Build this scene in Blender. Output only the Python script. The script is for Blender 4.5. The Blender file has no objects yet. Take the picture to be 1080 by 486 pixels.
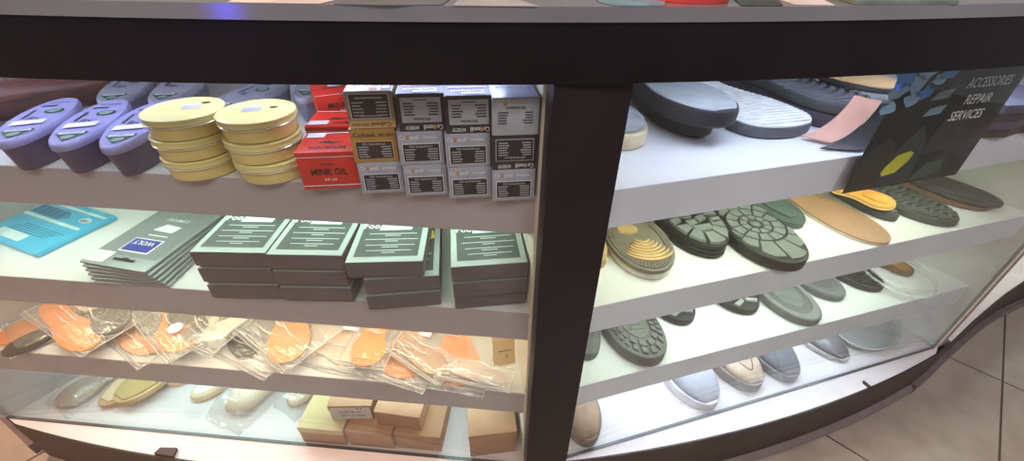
import bpy, bmesh, math, random
from mathutils import Vector, Matrix
rnd = random.Random(7)
SC = bpy.context.scene
COL = SC.collection
R = math.radians
pi = math.pi

# ------------------------------------------------------------------ camera
FPX, PITCH, ROLL, CAMZ = 448.48, 0.61545, 0.02005, 0.8790
_f = Vector((0, math.cos(PITCH), -math.sin(PITCH)))
_r0 = Vector((1, 0, 0)); _u0 = _r0.cross(_f)
_r = _r0 * math.cos(ROLL) + _u0 * math.sin(ROLL)
_u = -_r0 * math.sin(ROLL) + _u0 * math.cos(ROLL)
CAM = Vector((0, 0, CAMZ))
cd = bpy.data.cameras.new('camera'); cam = bpy.data.objects.new('camera', cd); COL.objects.link(cam)
cd.sensor_fit = 'HORIZONTAL'; cd.sensor_width = 36; cd.lens = FPX / 1080 * 36
cd.clip_start = 0.01
m = Matrix.Identity(4)
for i in range(3):
    m[i][0], m[i][1], m[i][2] = _r[i], _u[i], -_f[i]
cam.matrix_world = Matrix.Translation(CAM) @ m
SC.camera = cam

def W(u, v, z):
    """point of the photograph on the level z of the room"""
    d = _f + _r * ((u - 540) / FPX) - _u * ((v - 243) / FPX)
    return CAM + d * ((z - CAMZ) / d.z)

# ------------------------------------------------------------------ materials
def lin(c):
    c = c / 255
    return c / 12.92 if c <= 0.04045 else ((c + 0.055) / 1.055) ** 2.4
def rgb(r, g, b): return (lin(r), lin(g), lin(b), 1)
MATS = {}
def mat(name, col, rough=0.5, metal=0.0, var=0.08, scale=30, bump=0.0, bscale=200, spec=0.5, stretch=None, col2=None, emit=None, trans=0, coat=0, sss=0):
    if name in MATS: return MATS[name]
    M = bpy.data.materials.new(name); M.use_nodes = True
    nt = M.node_tree; b = nt.nodes['Principled BSDF']
    tc = nt.nodes.new('ShaderNodeTexCoord'); mp = nt.nodes.new('ShaderNodeMapping')
    nt.links.new(tc.outputs['Object'], mp.inputs['Vector'])
    if stretch: mp.inputs['Scale'].default_value = stretch
    nz = nt.nodes.new('ShaderNodeTexNoise'); nz.inputs['Scale'].default_value = scale; nz.inputs['Detail'].default_value = 4
    nt.links.new(mp.outputs['Vector'], nz.inputs['Vector'])
    rp = nt.nodes.new('ShaderNodeValToRGB')
    c = rgb(*col); c2 = rgb(*col2) if col2 else tuple(min(1, x * (1 + var * 2)) for x in c[:3]) + (1,)
    rp.color_ramp.elements[0].position = 0.32; rp.color_ramp.elements[1].position = 0.68
    rp.color_ramp.elements[0].color = c if col2 else tuple(x * (1 - var * 2) for x in c[:3]) + (1,)
    rp.color_ramp.elements[1].color = c2
    nt.links.new(nz.outputs['Fac'], rp.inputs['Fac']); nt.links.new(rp.outputs['Color'], b.inputs['Base Color'])
    b.inputs['Roughness'].default_value = rough; b.inputs['Metallic'].default_value = metal
    b.inputs['Specular IOR Level'].default_value = spec
    if coat: b.inputs['Coat Weight'].default_value = coat; b.inputs['Coat Roughness'].default_value = 0.1
    if trans: b.inputs['Transmission Weight'].default_value = trans
    if bump:
        n2 = nt.nodes.new('ShaderNodeTexNoise'); n2.inputs['Scale'].default_value = bscale; n2.inputs['Detail'].default_value = 3
        nt.links.new(mp.outputs['Vector'], n2.inputs['Vector'])
        bp = nt.nodes.new('ShaderNodeBump'); bp.inputs['Strength'].default_value = bump; bp.inputs['Distance'].default_value = 0.002
        nt.links.new(n2.outputs['Fac'], bp.inputs['Height']); nt.links.new(bp.outputs['Normal'], b.inputs['Normal'])
    if emit:
        b.inputs['Emission Color'].default_value = (*emit[0], 1); b.inputs['Emission Strength'].default_value = emit[1]
    MATS[name] = M
    return M

def clear(name, tint=(1, 1, 1), ior=1.45, rough=0.0, haze=0.0, hazecol=(1, 1, 1), bump=0, bscale=30, gloss=1.0, stretch=None):
    """thin clear sheet: see-through with a Fresnel reflection and a little milky haze"""
    if name in MATS: return MATS[name]
    M = bpy.data.materials.new(name); M.use_nodes = True; nt = M.node_tree
    for n in list(nt.nodes): nt.nodes.remove(n)
    N = nt.nodes.new; Lk = nt.links.new
    out = N('ShaderNodeOutputMaterial'); t = N('ShaderNodeBsdfTransparent'); t.inputs['Color'].default_value = (*tint, 1)
    g = N('ShaderNodeBsdfGlossy'); g.inputs['Roughness'].default_value = rough
    ge = N('ShaderNodeNewGeometry'); dt = N('ShaderNodeVectorMath'); dt.operation = 'DOT_PRODUCT'
    Lk(ge.outputs['Incoming'], dt.inputs[1])
    ab = N('ShaderNodeMath'); ab.operation = 'ABSOLUTE'; Lk(dt.outputs['Value'], ab.inputs[0])
    om = N('ShaderNodeMath'); om.operation = 'SUBTRACT'; om.inputs[0].default_value = 1; om.use_clamp = True; Lk(ab.outputs[0], om.inputs[1])
    pw = N('ShaderNodeMath'); pw.operation = 'POWER'; pw.inputs[1].default_value = 5; Lk(om.outputs[0], pw.inputs[0])
    f0 = ((ior - 1) / (ior + 1)) ** 2
    fr = N('ShaderNodeMath'); fr.operation = 'MULTIPLY_ADD'; fr.inputs[1].default_value = 1 - f0; fr.inputs[2].default_value = f0; Lk(pw.outputs[0], fr.inputs[0])
    base = t
    if haze:
        d = N('ShaderNodeBsdfDiffuse'); d.inputs['Color'].default_value = (*hazecol, 1)
        mx = N('ShaderNodeMixShader'); mx.inputs['Fac'].default_value = haze
        Lk(t.outputs[0], mx.inputs[1]); Lk(d.outputs[0], mx.inputs[2]); base = mx
    if bump:
        tc = N('ShaderNodeTexCoord'); nz = N('ShaderNodeTexNoise'); nz.inputs['Scale'].default_value = bscale; nz.inputs['Detail'].default_value = 3
        nz.inputs['Distortion'].default_value = 1.2
        mp = N('ShaderNodeMapping'); mp.inputs['Scale'].default_value = stretch or (1, 1, 1)
        Lk(tc.outputs['Object'], mp.inputs['Vector']); Lk(mp.outputs['Vector'], nz.inputs['Vector'])
        bp = N('ShaderNodeBump'); bp.inputs['Strength'].default_value = bump; bp.inputs['Distance'].default_value = 0.01
        Lk(nz.outputs['Fac'], bp.inputs['Height']); Lk(bp.outputs['Normal'], g.inputs['Normal']); Lk(bp.outputs['Normal'], dt.inputs[0])
    else: Lk(ge.outputs['Normal'], dt.inputs[0])
    mx = N('ShaderNodeMixShader')
    ml = N('ShaderNodeMath'); ml.operation = 'MULTIPLY'; ml.inputs[1].default_value = gloss
    Lk(fr.outputs[0], ml.inputs[0]); Lk(ml.outputs[0], mx.inputs['Fac'])
    Lk(base.outputs[0], mx.inputs[1]); Lk(g.outputs[0], mx.inputs[2]); Lk(mx.outputs[0], out.inputs['Surface'])
    MATS[name] = M
    return M

# ------------------------------------------------------------------ mesh helpers
class MB:
    def __init__(s): s.v = []; s.f = []; s.mi = []
    def add(s, vs, fs, mi=0):
        o = len(s.v); s.v += [tuple(p) for p in vs]; s.f += [tuple(i + o for i in q) for q in fs]; s.mi += [mi] * len(fs); return s
    def poly(s, pts, mi=0): return s.add(pts, [tuple(range(len(pts)))], mi)
    def prism(s, pts, z0, z1, mi=0):
        """vertical prism over a counter-clockwise plan outline; z may be a number or a function"""
        n = len(pts)
        a = [(p[0], p[1], z0) for p in pts]; b = [(p[0], p[1], z1) for p in pts]
        fs = [tuple(range(n - 1, -1, -1)), tuple(range(n, 2 * n))] + [(i, (i + 1) % n, (i + 1) % n + n, i + n) for i in range(n)]
        return s.add(a + b, fs, mi)
    def box(s, x0, x1, y0, y1, z0, z1, mi=0, bev=0.0):
        if not bev: return s.prism([(x0, y0), (x1, y0), (x1, y1), (x0, y1)], z0, z1, mi)
        bm = bmesh.new(); bmesh.ops.create_cube(bm, size=1)
        for v in bm.verts: v.co = Vector(((x0 + x1) / 2 + v.co.x * (x1 - x0), (y0 + y1) / 2 + v.co.y * (y1 - y0), (z0 + z1) / 2 + v.co.z * (z1 - z0)))
        bmesh.ops.bevel(bm, geom=bm.edges[:], offset=bev, segments=2, affect='EDGES', profile=0.6)
        return s.bm(bm, mi)
    def bm(s, bm, mi=0):
        bm.verts.index_update()
        s.add([v.co[:] for v in bm.verts], [[v.index for v in f.verts] for f in bm.faces], mi); bm.free(); return s
    def rings(s, rings, mi=0, cap=(True, True), closed=True):
        n = len(rings[0]); vs = [p for r in rings for p in r]; fs = []
        for k in range(len(rings) - 1):
            for i in range(n if closed else n - 1):
                j = (i + 1) % n
                fs.append((k * n + i, k * n + j, (k + 1) * n + j, (k + 1) * n + i))
        if cap[0]: fs.append(tuple(range(n - 1, -1, -1)))
        if cap[1]: fs.append(tuple(range((len(rings) - 1) * n, len(rings) * n)))
        return s.add(vs, fs, mi)
    def lathe(s, prof, n=48, mi=0, c=(0, 0, 0)):
        rs = [[(c[0] + r * math.cos(2 * pi * i / n), c[1] + r * math.sin(2 * pi * i / n), c[2] + z) for i in range(n)] for r, z in prof]
        return s.rings(rs, mi)
    def tube(s, pts, r, n=10, mi=0, closed=False):
        pts = [Vector(p) for p in pts]; rs = []; N = len(pts)
        up = Vector((0, 0, 1))
        for i, p in enumerate(pts):
            a = pts[(i - 1) % N] if (closed or i) else p; b = pts[(i + 1) % N] if (closed or i < N - 1) else p
            t = (b - a).normalized(); x = t.cross(up)
            if x.length < 1e-4: x = Vector((1, 0, 0))
            x.normalize(); y = x.cross(t)
            rr = r[i] if isinstance(r, (list, tuple)) else r
            rs.append([p + (x * math.cos(2 * pi * k / n) + y * math.sin(2 * pi * k / n)) * rr for k in range(n)])
        if closed: return s.rings(rs + [rs[0]], mi, (False, False))
        return s.rings(rs, mi)
    def xf(s, M):
        s.v = [tuple(M @ Vector(p)) for p in s.v]; return s
    def merge(s, o, mi=None):
        k = len(s.v); s.v += o.v; s.f += [tuple(i + k for i in q) for q in o.f]; s.mi += o.mi if mi is None else [mi] * len(o.f); return s
    def build(s, name, mats, parent=None, smooth=30, loc=None, rotz=None):
        me = bpy.data.meshes.new(name); me.from_pydata(s.v, [], s.f)
        for M in (mats if isinstance(mats, (list, tuple)) else [mats]): me.materials.append(M)
        me.polygons.foreach_set('material_index', s.mi)
        bm = bmesh.new(); bm.from_mesh(me); bmesh.ops.recalc_face_normals(bm, faces=bm.faces[:]); bm.to_mesh(me); bm.free()
        if smooth:
            me.polygons.foreach_set('use_smooth', [True] * len(me.polygons)); me.set_sharp_from_angle(angle=R(smooth))
        me.update()
        o = bpy.data.objects.new(name, me); COL.objects.link(o)
        if parent: o.parent = parent
        if loc is not None: o.location = loc
        if rotz is not None: o.rotation_euler = (0, 0, rotz)
        return o

def tag(o, label=None, cat=None, group=None, kind=None):
    if label: o['label'] = label
    if cat: o['category'] = cat
    if group: o['group'] = group
    if kind: o['kind'] = kind
    return o
def thing(name, label, cat, loc=(0, 0, 0), rotz=0, group=None, tilt=None):
    o = bpy.data.objects.new(name, None); COL.objects.link(o); o.empty_display_size = 0.02
    o.location = loc; o.rotation_euler = (tilt[0] if tilt else 0, tilt[1] if tilt else 0, rotz)
    return tag(o, label, cat, group)
def dup(src, loc, rotz, label, group=None, tilt=None):
    r = src.copy(); COL.objects.link(r); r.location = loc; r.rotation_euler = (tilt[0] if tilt else 0, tilt[1] if tilt else 0, rotz)
    r['label'] = label
    if group: r['group'] = group
    for ch in src.children:
        c = ch.copy(); COL.objects.link(c); c.parent = r
        for g in ch.children:
            d = g.copy(); COL.objects.link(d); d.parent = c
    return r

# flat print helpers -------------------------------------------------------
FONT = {}
def glyphs(s):
    if s not in FONT:
        cu = bpy.data.curves.new('t', 'FONT'); cu.body = s; cu.align_x = 'CENTER'; cu.align_y = 'CENTER'; cu.resolution_u = 2; cu.offset = 0.012
        o = bpy.data.objects.new('t', cu); COL.objects.link(o)
        dg = bpy.context.evaluated_depsgraph_get(); me = bpy.data.meshes.new_from_object(o.evaluated_get(dg))
        FONT[s] = ([v.co[:] for v in me.vertices], [tuple(p.vertices) for p in me.polygons])
        bpy.data.objects.remove(o); bpy.data.curves.remove(cu); bpy.data.meshes.remove(me)
    return FONT[s]
class Print:
    """flat ink in the plane (x, y) of a face; build() maps it with a matrix"""
    def __init__(s): s.m = MB(); s.lv = 0
    def rect(s, x0, x1, y0, y1, mi=0, z=0.0): s.m.poly([(x0, y0, z), (x1, y0, z), (x1, y1, z), (x0, y1, z)], mi); return s
    def poly(s, pts, mi=0, z=0.0): s.m.poly([(p[0], p[1], z) for p in pts], mi); return s
    def ell(s, x, y, a, b, mi=0, z=0.0, n=24): return s.poly([(x + a * math.cos(2 * pi * i / n), y + b * math.sin(2 * pi * i / n)) for i in range(n)], mi, z)
    def text(s, t, x, y, h, mi=0, z=0.0, w=None, rot=0):
        v, f = glyphs(t); wd = max(p[0] for p in v) - min(p[0] for p in v); sx = (w / wd) if w else h
        c, sn = math.cos(rot), math.sin(rot)
        s.m.add([(x + c * p[0] * sx - sn * p[1] * h, y + sn * p[0] * sx + c * p[1] * h, z) for p in v], f, mi); return s
    def build(s, name, mats, parent, M): return s.m.xf(M).build(name, mats, parent, smooth=0)
def face_front(y, x=0, z=0, flip=False):   # ink seen from -y
    M = Matrix(((1, 0, 0, x), (0, 0, -1, y), (0, 1, 0, z), (0, 0, 0, 1)))
    return M @ Matrix.Rotation(pi, 4, 'Z') if flip else M
def face_top(z, x=0, y=0, rot=0):
    return Matrix.Translation((x, y, z)) @ Matrix.Rotation(rot, 4, 'Z')

# strengths of the lit tubes (left bay top to bottom, right bay top to bottom) and of the room light
LS = (20, 15, 19, 17, 26, 19, 18, 24)
WCOL, WS = (1.0, .96, .96), .27
PW = (70, 30, 20)
# ------------------------------------------------------------------ levels and plan of the display counter
H = CAMZ
Z1, Z2, Z3 = H - .2255, H - .4016, H - .5747      # tops of the three shelves
Z4 = H - .7450                                     # floor of the case
HB, HT = H - .1023, H - .0564                       # fascia under the counter top
SLAB = H - .0455
aL, aR = -.07039, .29763
oL, oR = .385, .34934                              # distance of the shelf fronts
gL, gR = .3615, .3280                              # distance of the glass
DL = Vector((math.cos(aL), math.sin(aL), 0)); NL = Vector((-math.sin(aL), math.cos(aL), 0))
DR = Vector((math.cos(aR), math.sin(aR), 0)); NR = Vector((-math.sin(aR), math.cos(aR), 0))
def cross2(p, d, q, e):
    den = d.x * e.y - d.y * e.x; t = ((q.x - p.x) * e.y - (q.y - p.y) * e.x) / den
    return p + d * t
def WF(u, v, N, o):
    d = _f + _r * ((u - 540) / FPX) - _u * ((v - 243) / FPX)
    return CAM + d * (o / d.dot(N))

# circle of the fascia and the plinth
A = Vector((-.8946, .4139, 0)); B = Vector((.939, .6155, 0)); SAG = .1632
ch = (B - A); half = ch.length / 2; mid = (A + B) / 2; nn = Vector((-ch.y, ch.x, 0)).normalized()
def circ(sag):
    r = half * half / 2 / sag + sag / 2
    return r, mid + nn * (r - sag)
RAD, CEN = circ(.1560)                              # plinth
RADF, CENF = circ(SAG)                              # fascia
def arc(off, n=64, c=None):
    """points of the counter outline, moved outwards by off, from left to right"""
    rad, cen = c or (RAD, CEN)
    a0 = math.atan2(A.y - cen.y, A.x - cen.x); a1 = math.atan2(B.y - cen.y, B.x - cen.x)
    return [(cen.x + (rad + off) * math.cos(a0 + (a1 - a0) * i / n), cen.y + (rad + off) * math.sin(a0 + (a1 - a0) * i / n)) for i in range(n + 1)]

# materials of the counter
m_dark = mat('dark_laminate', (25, 20, 23), 0.42, var=.12, scale=12, bump=.03, spec=.25)
m_post = mat('dark_post_laminate', (39, 33, 35), 0.5, var=.08, scale=10, spec=.25)
m_white = mat('white_laminate', (232, 232, 230), 0.35, var=.02, scale=8)
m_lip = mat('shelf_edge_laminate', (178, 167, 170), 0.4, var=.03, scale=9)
m_lip2 = mat('shelf_edge_laminate_cool_lit', (228, 230, 242), 0.4, var=.03, scale=9)  # same shelf laminate, the right bay's cooler, brighter room light in its colour
m_side = mat('cream_panel', (226, 218, 200), 0.5, var=.03)
m_edge = mat('raw_board_edge', (205, 168, 138), 0.6, var=.1, scale=60)
m_core = mat('brown_board_core', (140, 100, 66), 0.7, var=.15, scale=90)
m_base = mat('white_base_board', (222, 212, 210), 0.4, var=.02)
m_rail = mat('grey_plinth_rail', (122, 108, 108), 0.4, var=.06)
m_slab = mat('grey_counter_glass_edge', (128, 128, 134), 0.12, var=.06, scale=6, spec=.8)
m_glass = clear('showcase_glass', tint=(.965, .985, .975), ior=1.45)
m_gedge = mat('glass_edge_green', (52, 56, 56), 0.3)
m_metal = mat('lamp_holder_grey', (168, 170, 168), 0.4, metal=.3)

counter = thing('display_counter', 'curved dark framed glass display counter with lit white shelves', 'display counter')

# fascia, post, top
outer = arc(0.0, c=(RADF, CENF)); inner = arc(-.05, c=(RADF, CENF))
MB().prism(outer + inner[::-1], HB, HT).build('fascia', m_dark, counter)
sl = arc(.002, c=(RADF, CENF))
backl = (-.62, 1.15); backr = (.55, 1.28)
MB().prism(sl + [backr, backl], HT + .0003, SLAB).build('counter_top', m_slab, counter)
pl, pr = Vector((.0322, .3547, 0)), Vector((.1010, .3690, 0))
pd = Vector((-.185, .983, 0))
pm = MB(); pm.prism([pl[:2], pr[:2], (pr + pd * .05)[:2], (pl + pd * .05)[:2]], Z4 - .02, HB + .002)
pm.build('post', m_post, counter)

# plinth, rail and base board
MB().prism(arc(0) + arc(-.003)[::-1], .027, Z4 - .0002).build('plinth', mat('plinth_laminate', (58, 45, 42), 0.5, var=.1, scale=14, bump=.04), counter)
rr = []
for x, y in arc(0):
    rr.append((x, y))
prof = [(-.02, .0), (.004, .0), (.009, .005), (.011, .011), (.009, .019), (.004, .0245), (-.0035, .027), (-.02, .027)]
rings = []
for i in range(65):
    a_ = Vector((rr[i][0] - CEN.x, rr[i][1] - CEN.y, 0)).normalized()
    rings.append([(CEN.x + a_.x * (RAD + o), CEN.y + a_.y * (RAD + o), z) for o, z in prof])
MB().rings(rings).build('plinth_rail', m_rail, counter)

# ends and partitions (plan lines)
eL = Vector((-.920, .4271, 0)); eR = Vector((.9457, .6328, 0))        # where the glass meets the end panels
dEL = Vector((math.sin(R(32)), math.cos(R(32)), 0)); dER = Vector((-math.sin(R(31.5)), math.cos(R(31.5)), 0))
dC = Vector((-math.sin(R(8.5)), math.cos(R(8.5)), 0))
c0 = WF(564, 246, NL, oL - .006); c0.z = 0
c1 = WF(576, 246, NL, oL - .006); c1.z = 0
c2 = pr + pd * .008; c3 = c2 - DR * .012
DEPTH = .40
def bay_poly(p0, dP, q0, dQ, D, N, o, depth):
    """plan of a shelf between two side panels"""
    f = N * o; b = N * (o + depth)
    return [cross2(p0, dP, f, D), cross2(q0, dQ, f, D), cross2(q0, dQ, b, D), cross2(p0, dP, b, D)]
for nm, (p0, dP, q0, dQ, D, N, o) in {'left': (eL, dEL, c0, dC, DL, NL, oL), 'right': (c2 + DR * .001, dC, eR, dER, DR, NR, oR)}.items():
    for z in (Z1, Z2, Z3):
        P = bay_poly(p0, dP, q0, dQ, D, N, o + .0012, DEPTH + .0148)
        F = bay_poly(p0, dP, q0, dQ, D, N, o, .0011)
        F2 = bay_poly(p0, dP, q0, dQ, D, N, o + .0013, .010)
        sh = MB().prism([p[:2] for p in P], z - .016, z - .0008).build('shelf', m_white, counter)
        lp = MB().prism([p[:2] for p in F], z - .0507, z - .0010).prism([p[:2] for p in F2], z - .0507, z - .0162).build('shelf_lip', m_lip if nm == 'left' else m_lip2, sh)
    Bk = bay_poly(p0, dP, q0, dQ, D, N, o + .016 + DEPTH, .012)
    MB().prism([p[:2] for p in Bk], Z4, HB + .03).build('back_panel', mat('white_back_panel', (222, 224, 224), .6, var=.02), counter)
    G = bay_poly(p0, dP, q0 + (DL * .012 if nm == 'left' else DL * 0), dQ, D, N, (gL if nm == 'left' else gR), .005)
    gp = MB().prism([p[:2] for p in G], Z4 + .0005, HB + .01).build('glass_pane', m_glass, counter, smooth=0)
    Gs = bay_poly(p0, dP, q0 + (DL * .012 if nm == 'left' else DL * 0), dQ, D, N, (gL if nm == 'left' else gR) - .0006, .0052)
    MB().prism([p[:2] for p in Gs], Z4 + .0002, Z4 + .0013).build('glass_edge', m_gedge, gp, smooth=0)
def panel(p, d, s, th, mats, ln=.47):
    """upright side panel starting at plan point p, thickness th to side s"""
    q = p + s * th
    return MB().prism([p[:2], q[:2], (q + d * ln)[:2], (p + d * ln)[:2]] if s.dot(Vector((d.y, -d.x, 0))) > 0 else [q[:2], p[:2], (p + d * ln)[:2], (q + d * ln)[:2]], Z4, HB + .03)
w_ = (c1 - c0)
panel(c0, dC, w_.normalized(), w_.length * .42, None).build('side_panel', m_side, counter)
panel(c0 + w_ * .42, dC, w_.normalized(), w_.length * .14, None).build('side_panel_core', m_core, counter)
panel(c0 + w_ * .56, dC, w_.normalized(), w_.length * .44, None).build('side_panel', m_edge, counter)
panel(c3, dC, DR, .012, None).build('side_panel', m_side, counter)
pe = panel(eR, dER, DR, .009, None).build('end_panel', mat('end_panel_white', (214, 212, 206), .45, var=.03), counter)
panel(eR + DR * .009, dER, DR, .013, None).build('panel_edge', mat('end_panel_edge', (150, 128, 120), .5, var=.06), pe)
pe = panel(eL, dEL, -DL, .010, None).build('end_panel', mat('end_panel_grey', (176, 172, 172), .45, var=.03), counter)
panel(eL - DL * .010, dEL, -DL, .012, None).build('panel_edge', mat('end_panel_edge', (150, 128, 120)), pe)
bb = arc(-.0032)
MB().prism(bb + [(.962, .641), (.72, 1.06), (.0, .95), (-.68, .9), (-.935, .436)], Z4 - .018, Z4 - .0008).build('base_board', m_base, counter)

# lamps behind the lips
def lampmat(n, c, s): return mat(n, (255, 255, 255), .5, emit=(c, s))
LE = {('left', 0): ((.70, .76, 1.0), LS[0]), ('left', 1): ((.80, 1.0, .84), LS[1]), ('left', 2): ((1.0, .86, .62), LS[2]), ('left', 3): ((.62, .95, 1.0), LS[3]),
      ('right', 0): ((.66, .73, 1.0), LS[4]), ('right', 1): ((.90, 1.0, .77), LS[5]), ('right', 2): ((.84, 1.0, .86), LS[6]), ('right', 3): ((.70, .84, 1.0), LS[7])}
for nm, (D, N, o, s0, s1) in {'left': (DL, NL, oL, -.86, -.03), 'right': (DR, NR, oR, .26, .93)}.items():
    for k, z in enumerate((HB + .025, Z1 - .016, Z2 - .016, Z3 - .016)):
        em = lampmat('tube_glow_%s_%d' % (nm, k), *LE[(nm, k)])
        off = o + .04 if k else o + .045
        c = N * off
        zc = z - .020
        bt = MB()
        hw = Vector((N.x, N.y, 0)) * .012
        p, q = c + D * s0, c + D * s1
        bt.prism([(p - hw)[:2], (q - hw)[:2], (q + hw)[:2], (p + hw)[:2]], z - .008, z - .0002)
        lamp = bt.build('tube_lamp', m_metal, counter)
        MB().tube([p + D * .012 + Vector((0, 0, zc)), q - D * .012 + Vector((0, 0, zc))], .008, 12).build('lit_tube', em, lamp)
        for e, sg in ((p, 1), (q, -1)):
            r2 = e + D * .010 * sg
            hw2 = hw * 1.0
            lo, hi = (e, r2) if sg > 0 else (r2, e)
            MB().prism([(lo - hw2)[:2], (hi - hw2)[:2], (hi + hw2)[:2], (lo + hw2)[:2]], zc - (.034 if (nm, k, sg) == ('left', 2, -1) else .012), z - .0081).build('tube_holder', m_metal, lamp)

# neighbouring counters either side
nb = thing('display_counter', 'next dark plinth counter curving away beyond the right end panel', 'display counter')
edge = [(.9440, .6187), (.968, .632), (1.001, .650), (1.037, .672), (1.101, .712), (1.162, .748), (1.229, .787), (1.286, .819), (1.374, .865), (1.60, .96), (1.8, 1.03)]
inn = [(x - .0015, y + .0028) for x, y in edge]
MB().prism(edge + inn[::-1], .027, Z4 - .0002).build('plinth', MATS['plinth_laminate'], nb)
out2 = [(x + .006, y - .010) for x, y in edge]
MB().prism(out2 + edge[::-1], 0, .027).build('plinth_rail', m_rail, nb)
MB().prism(inn[2:] + [(1.5, 1.6), (.98, 1.05), (.998, .69)], Z4 - .018, Z4).build('base_board', m_base, nb)
gl = MB(); g0, g1 = Vector((1.02, .70, 0)), Vector((1.75, 1.22, 0)); gn = Vector((-.58, .81, 0)) * .005
gl.prism([g0[:2], g1[:2], (g1 + gn)[:2], (g0 + gn)[:2]], Z4 + .001, HT).build('glass_pane', m_glass, nb, smooth=0)
MB().tube([(1.12, .86, .36), (1.6, 1.25, .36)], .010, 12).build('lit_tube', lampmat('tube_glow_next', (.92, 1, .9), 16), nb)
MB().prism([(1.06, .79), (1.7, 1.3), (1.5, 1.6), (.9, 1.02)], .375, .39).build('shelf', m_white, nb)
nbl = thing('display_counter', 'neighbouring dark counter corner beyond the grey end panel', 'display counter')
edge = [(-1.7, .81), (-1.4, .663), (-1.1, .516), (-.955, .4445), (-.9130, .4228)]
inn = [(x + .0015, y + .0028) for x, y in edge]
MB().prism(edge + inn[::-1], .027, Z4 - .0002).build('plinth', MATS['plinth_laminate'], nbl)
MB().prism([(x - .004, y - .010) for x, y in edge] + edge[::-1], 0, .027).build('plinth_rail', m_rail, nbl)
MB().prism(inn[:-1] + [(-.962, .462), (-.93, .60), (-1.3, 1.2)], Z4 - .018, Z4).build('base_board', m_base, nbl)

nbl.location = (-.034, .017, 0)

# floor of the shop
M = bpy.data.materials.new('floor_tiles'); M.use_nodes = True; nt = M.node_tree; b = nt.nodes['Principled BSDF']
tc = nt.nodes.new('ShaderNodeTexCoord'); mp = nt.nodes.new('ShaderNodeMapping'); mp.vector_type = 'TEXTURE'
mp.inputs['Rotation'].default_value = (0, 0, R(46)); mp.inputs['Location'].default_value = (1.203, .648, 0)
br = nt.nodes.new('ShaderNodeTexBrick'); br.offset = 0; br.inputs['Scale'].default_value = 1
br.inputs['Brick Width'].default_value = .464; br.inputs['Row Height'].default_value = .464; br.inputs['Mortar Size'].default_value = .0022
br.inputs['Color1'].default_value = rgb(180, 168, 156); br.inputs['Color2'].default_value = rgb(174, 162, 149); br.inputs['Mortar'].default_value = rgb(92, 74, 64)
nz = nt.nodes.new('ShaderNodeTexNoise'); nz.inputs['Scale'].default_value = 14; nz.inputs['Detail'].default_value = 6
mx = nt.nodes.new('ShaderNodeMix'); mx.data_type = 'RGBA'; mx.blend_type = 'MULTIPLY'; mx.inputs['Factor'].default_value = .35
rp = nt.nodes.new('ShaderNodeValToRGB'); rp.color_ramp.elements[0].color = (.55, .5, .46, 1); rp.color_ramp.elements[1].color = (1, 1, 1, 1)
rp.color_ramp.elements[0].position = .35; rp.color_ramp.elements[1].position = .6
nt.links.new(tc.outputs['Object'], mp.inputs['Vector']); nt.links.new(mp.outputs['Vector'], br.inputs['Vector']); nt.links.new(tc.outputs['Object'], nz.inputs['Vector'])
nt.links.new(nz.outputs['Fac'], rp.inputs['Fac']); nt.links.new(br.outputs['Color'], mx.inputs['A']); nt.links.new(rp.outputs['Color'], mx.inputs['B'])
nt.links.new(mx.outputs['Result'], b.inputs['Base Color']); b.inputs['Roughness'].default_value = .3
# loose chips of laminate on the plinth edge
for k_, (u, v, w_c, h_c) in enumerate(((172, 484, .036, .0065), (917, 409, .006, .004))):
    q = W(u, v, Z4); r_ = Vector((q.x - CEN.x, q.y - CEN.y, 0)).normalized(); q = CEN + r_ * (RAD - .0025); tn = Vector((-r_.y, r_.x, 0))
    MB().prism([(tn * -w_c * .5)[:2], (tn * w_c * .5)[:2], (tn * w_c * .36 - r_ * .014)[:2], (tn * -w_c * .42 - r_ * .011)[:2]], 0, h_c).build('laminate_chip', mat('chip_brown', (72, 46, 42), .5, var=.15), counter, loc=(q.x, q.y, Z4 + .0002), smooth=0)
fl = MB().prism([(-4, -3), (4, -3), (4, 4), (-4, 4)], -.05, 0).build('floor', M); tag(fl, 'beige tiled shop floor with dark joints', 'floor', kind='structure')

# room light
wd = bpy.data.worlds.new('room'); SC.world = wd; wd.use_nodes = True
bg = wd.node_tree.nodes['Background']; bg.inputs['Color'].default_value = (*WCOL, 1); bg.inputs['Strength'].default_value = WS
def area(name, loc, target, sx, sy, p, col):
    L = bpy.data.lights.new(name, 'AREA'); L.shape = 'RECTANGLE'; L.size = sx; L.size_y = sy; L.energy = p; L.color = col
    o = bpy.data.objects.new(name, L); COL.objects.link(o); o.location = loc
    o.rotation_euler = (Vector(target) - Vector(loc)).to_track_quat('-Z', 'Y').to_euler(); return o
area('ceiling_lamp_warm', (-2.0, .12, 2.6), (-1.1, .42, 0), .7, .7, PW[0], (1, .58, .32))
area('ceiling_lamp_neutral', (1.1, -1.0, 2.6), (.7, .5, 0), .9, .9, PW[1], (.98, .95, 1))
area('ceiling_lamp_middle', (-.5, -1.2, 2.6), (-.3, .4, .4), .9, .9, PW[2], (1, .88, .84))

cl = MB().prism([(-4, -3), (4, -3), (4, 4), (-4, 4)], 2.75, 2.8).build('ceiling', mat('ceiling_paint', (214, 208, 204), .8, var=.02)); tag(cl, 'plain pale shop ceiling', 'ceiling', kind='structure')
area('blue_sign_lamp', (-1.05, -1.15, .62), (-.2, .38, .84), .10, .10, .5, (.05, .05, 1))
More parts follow.
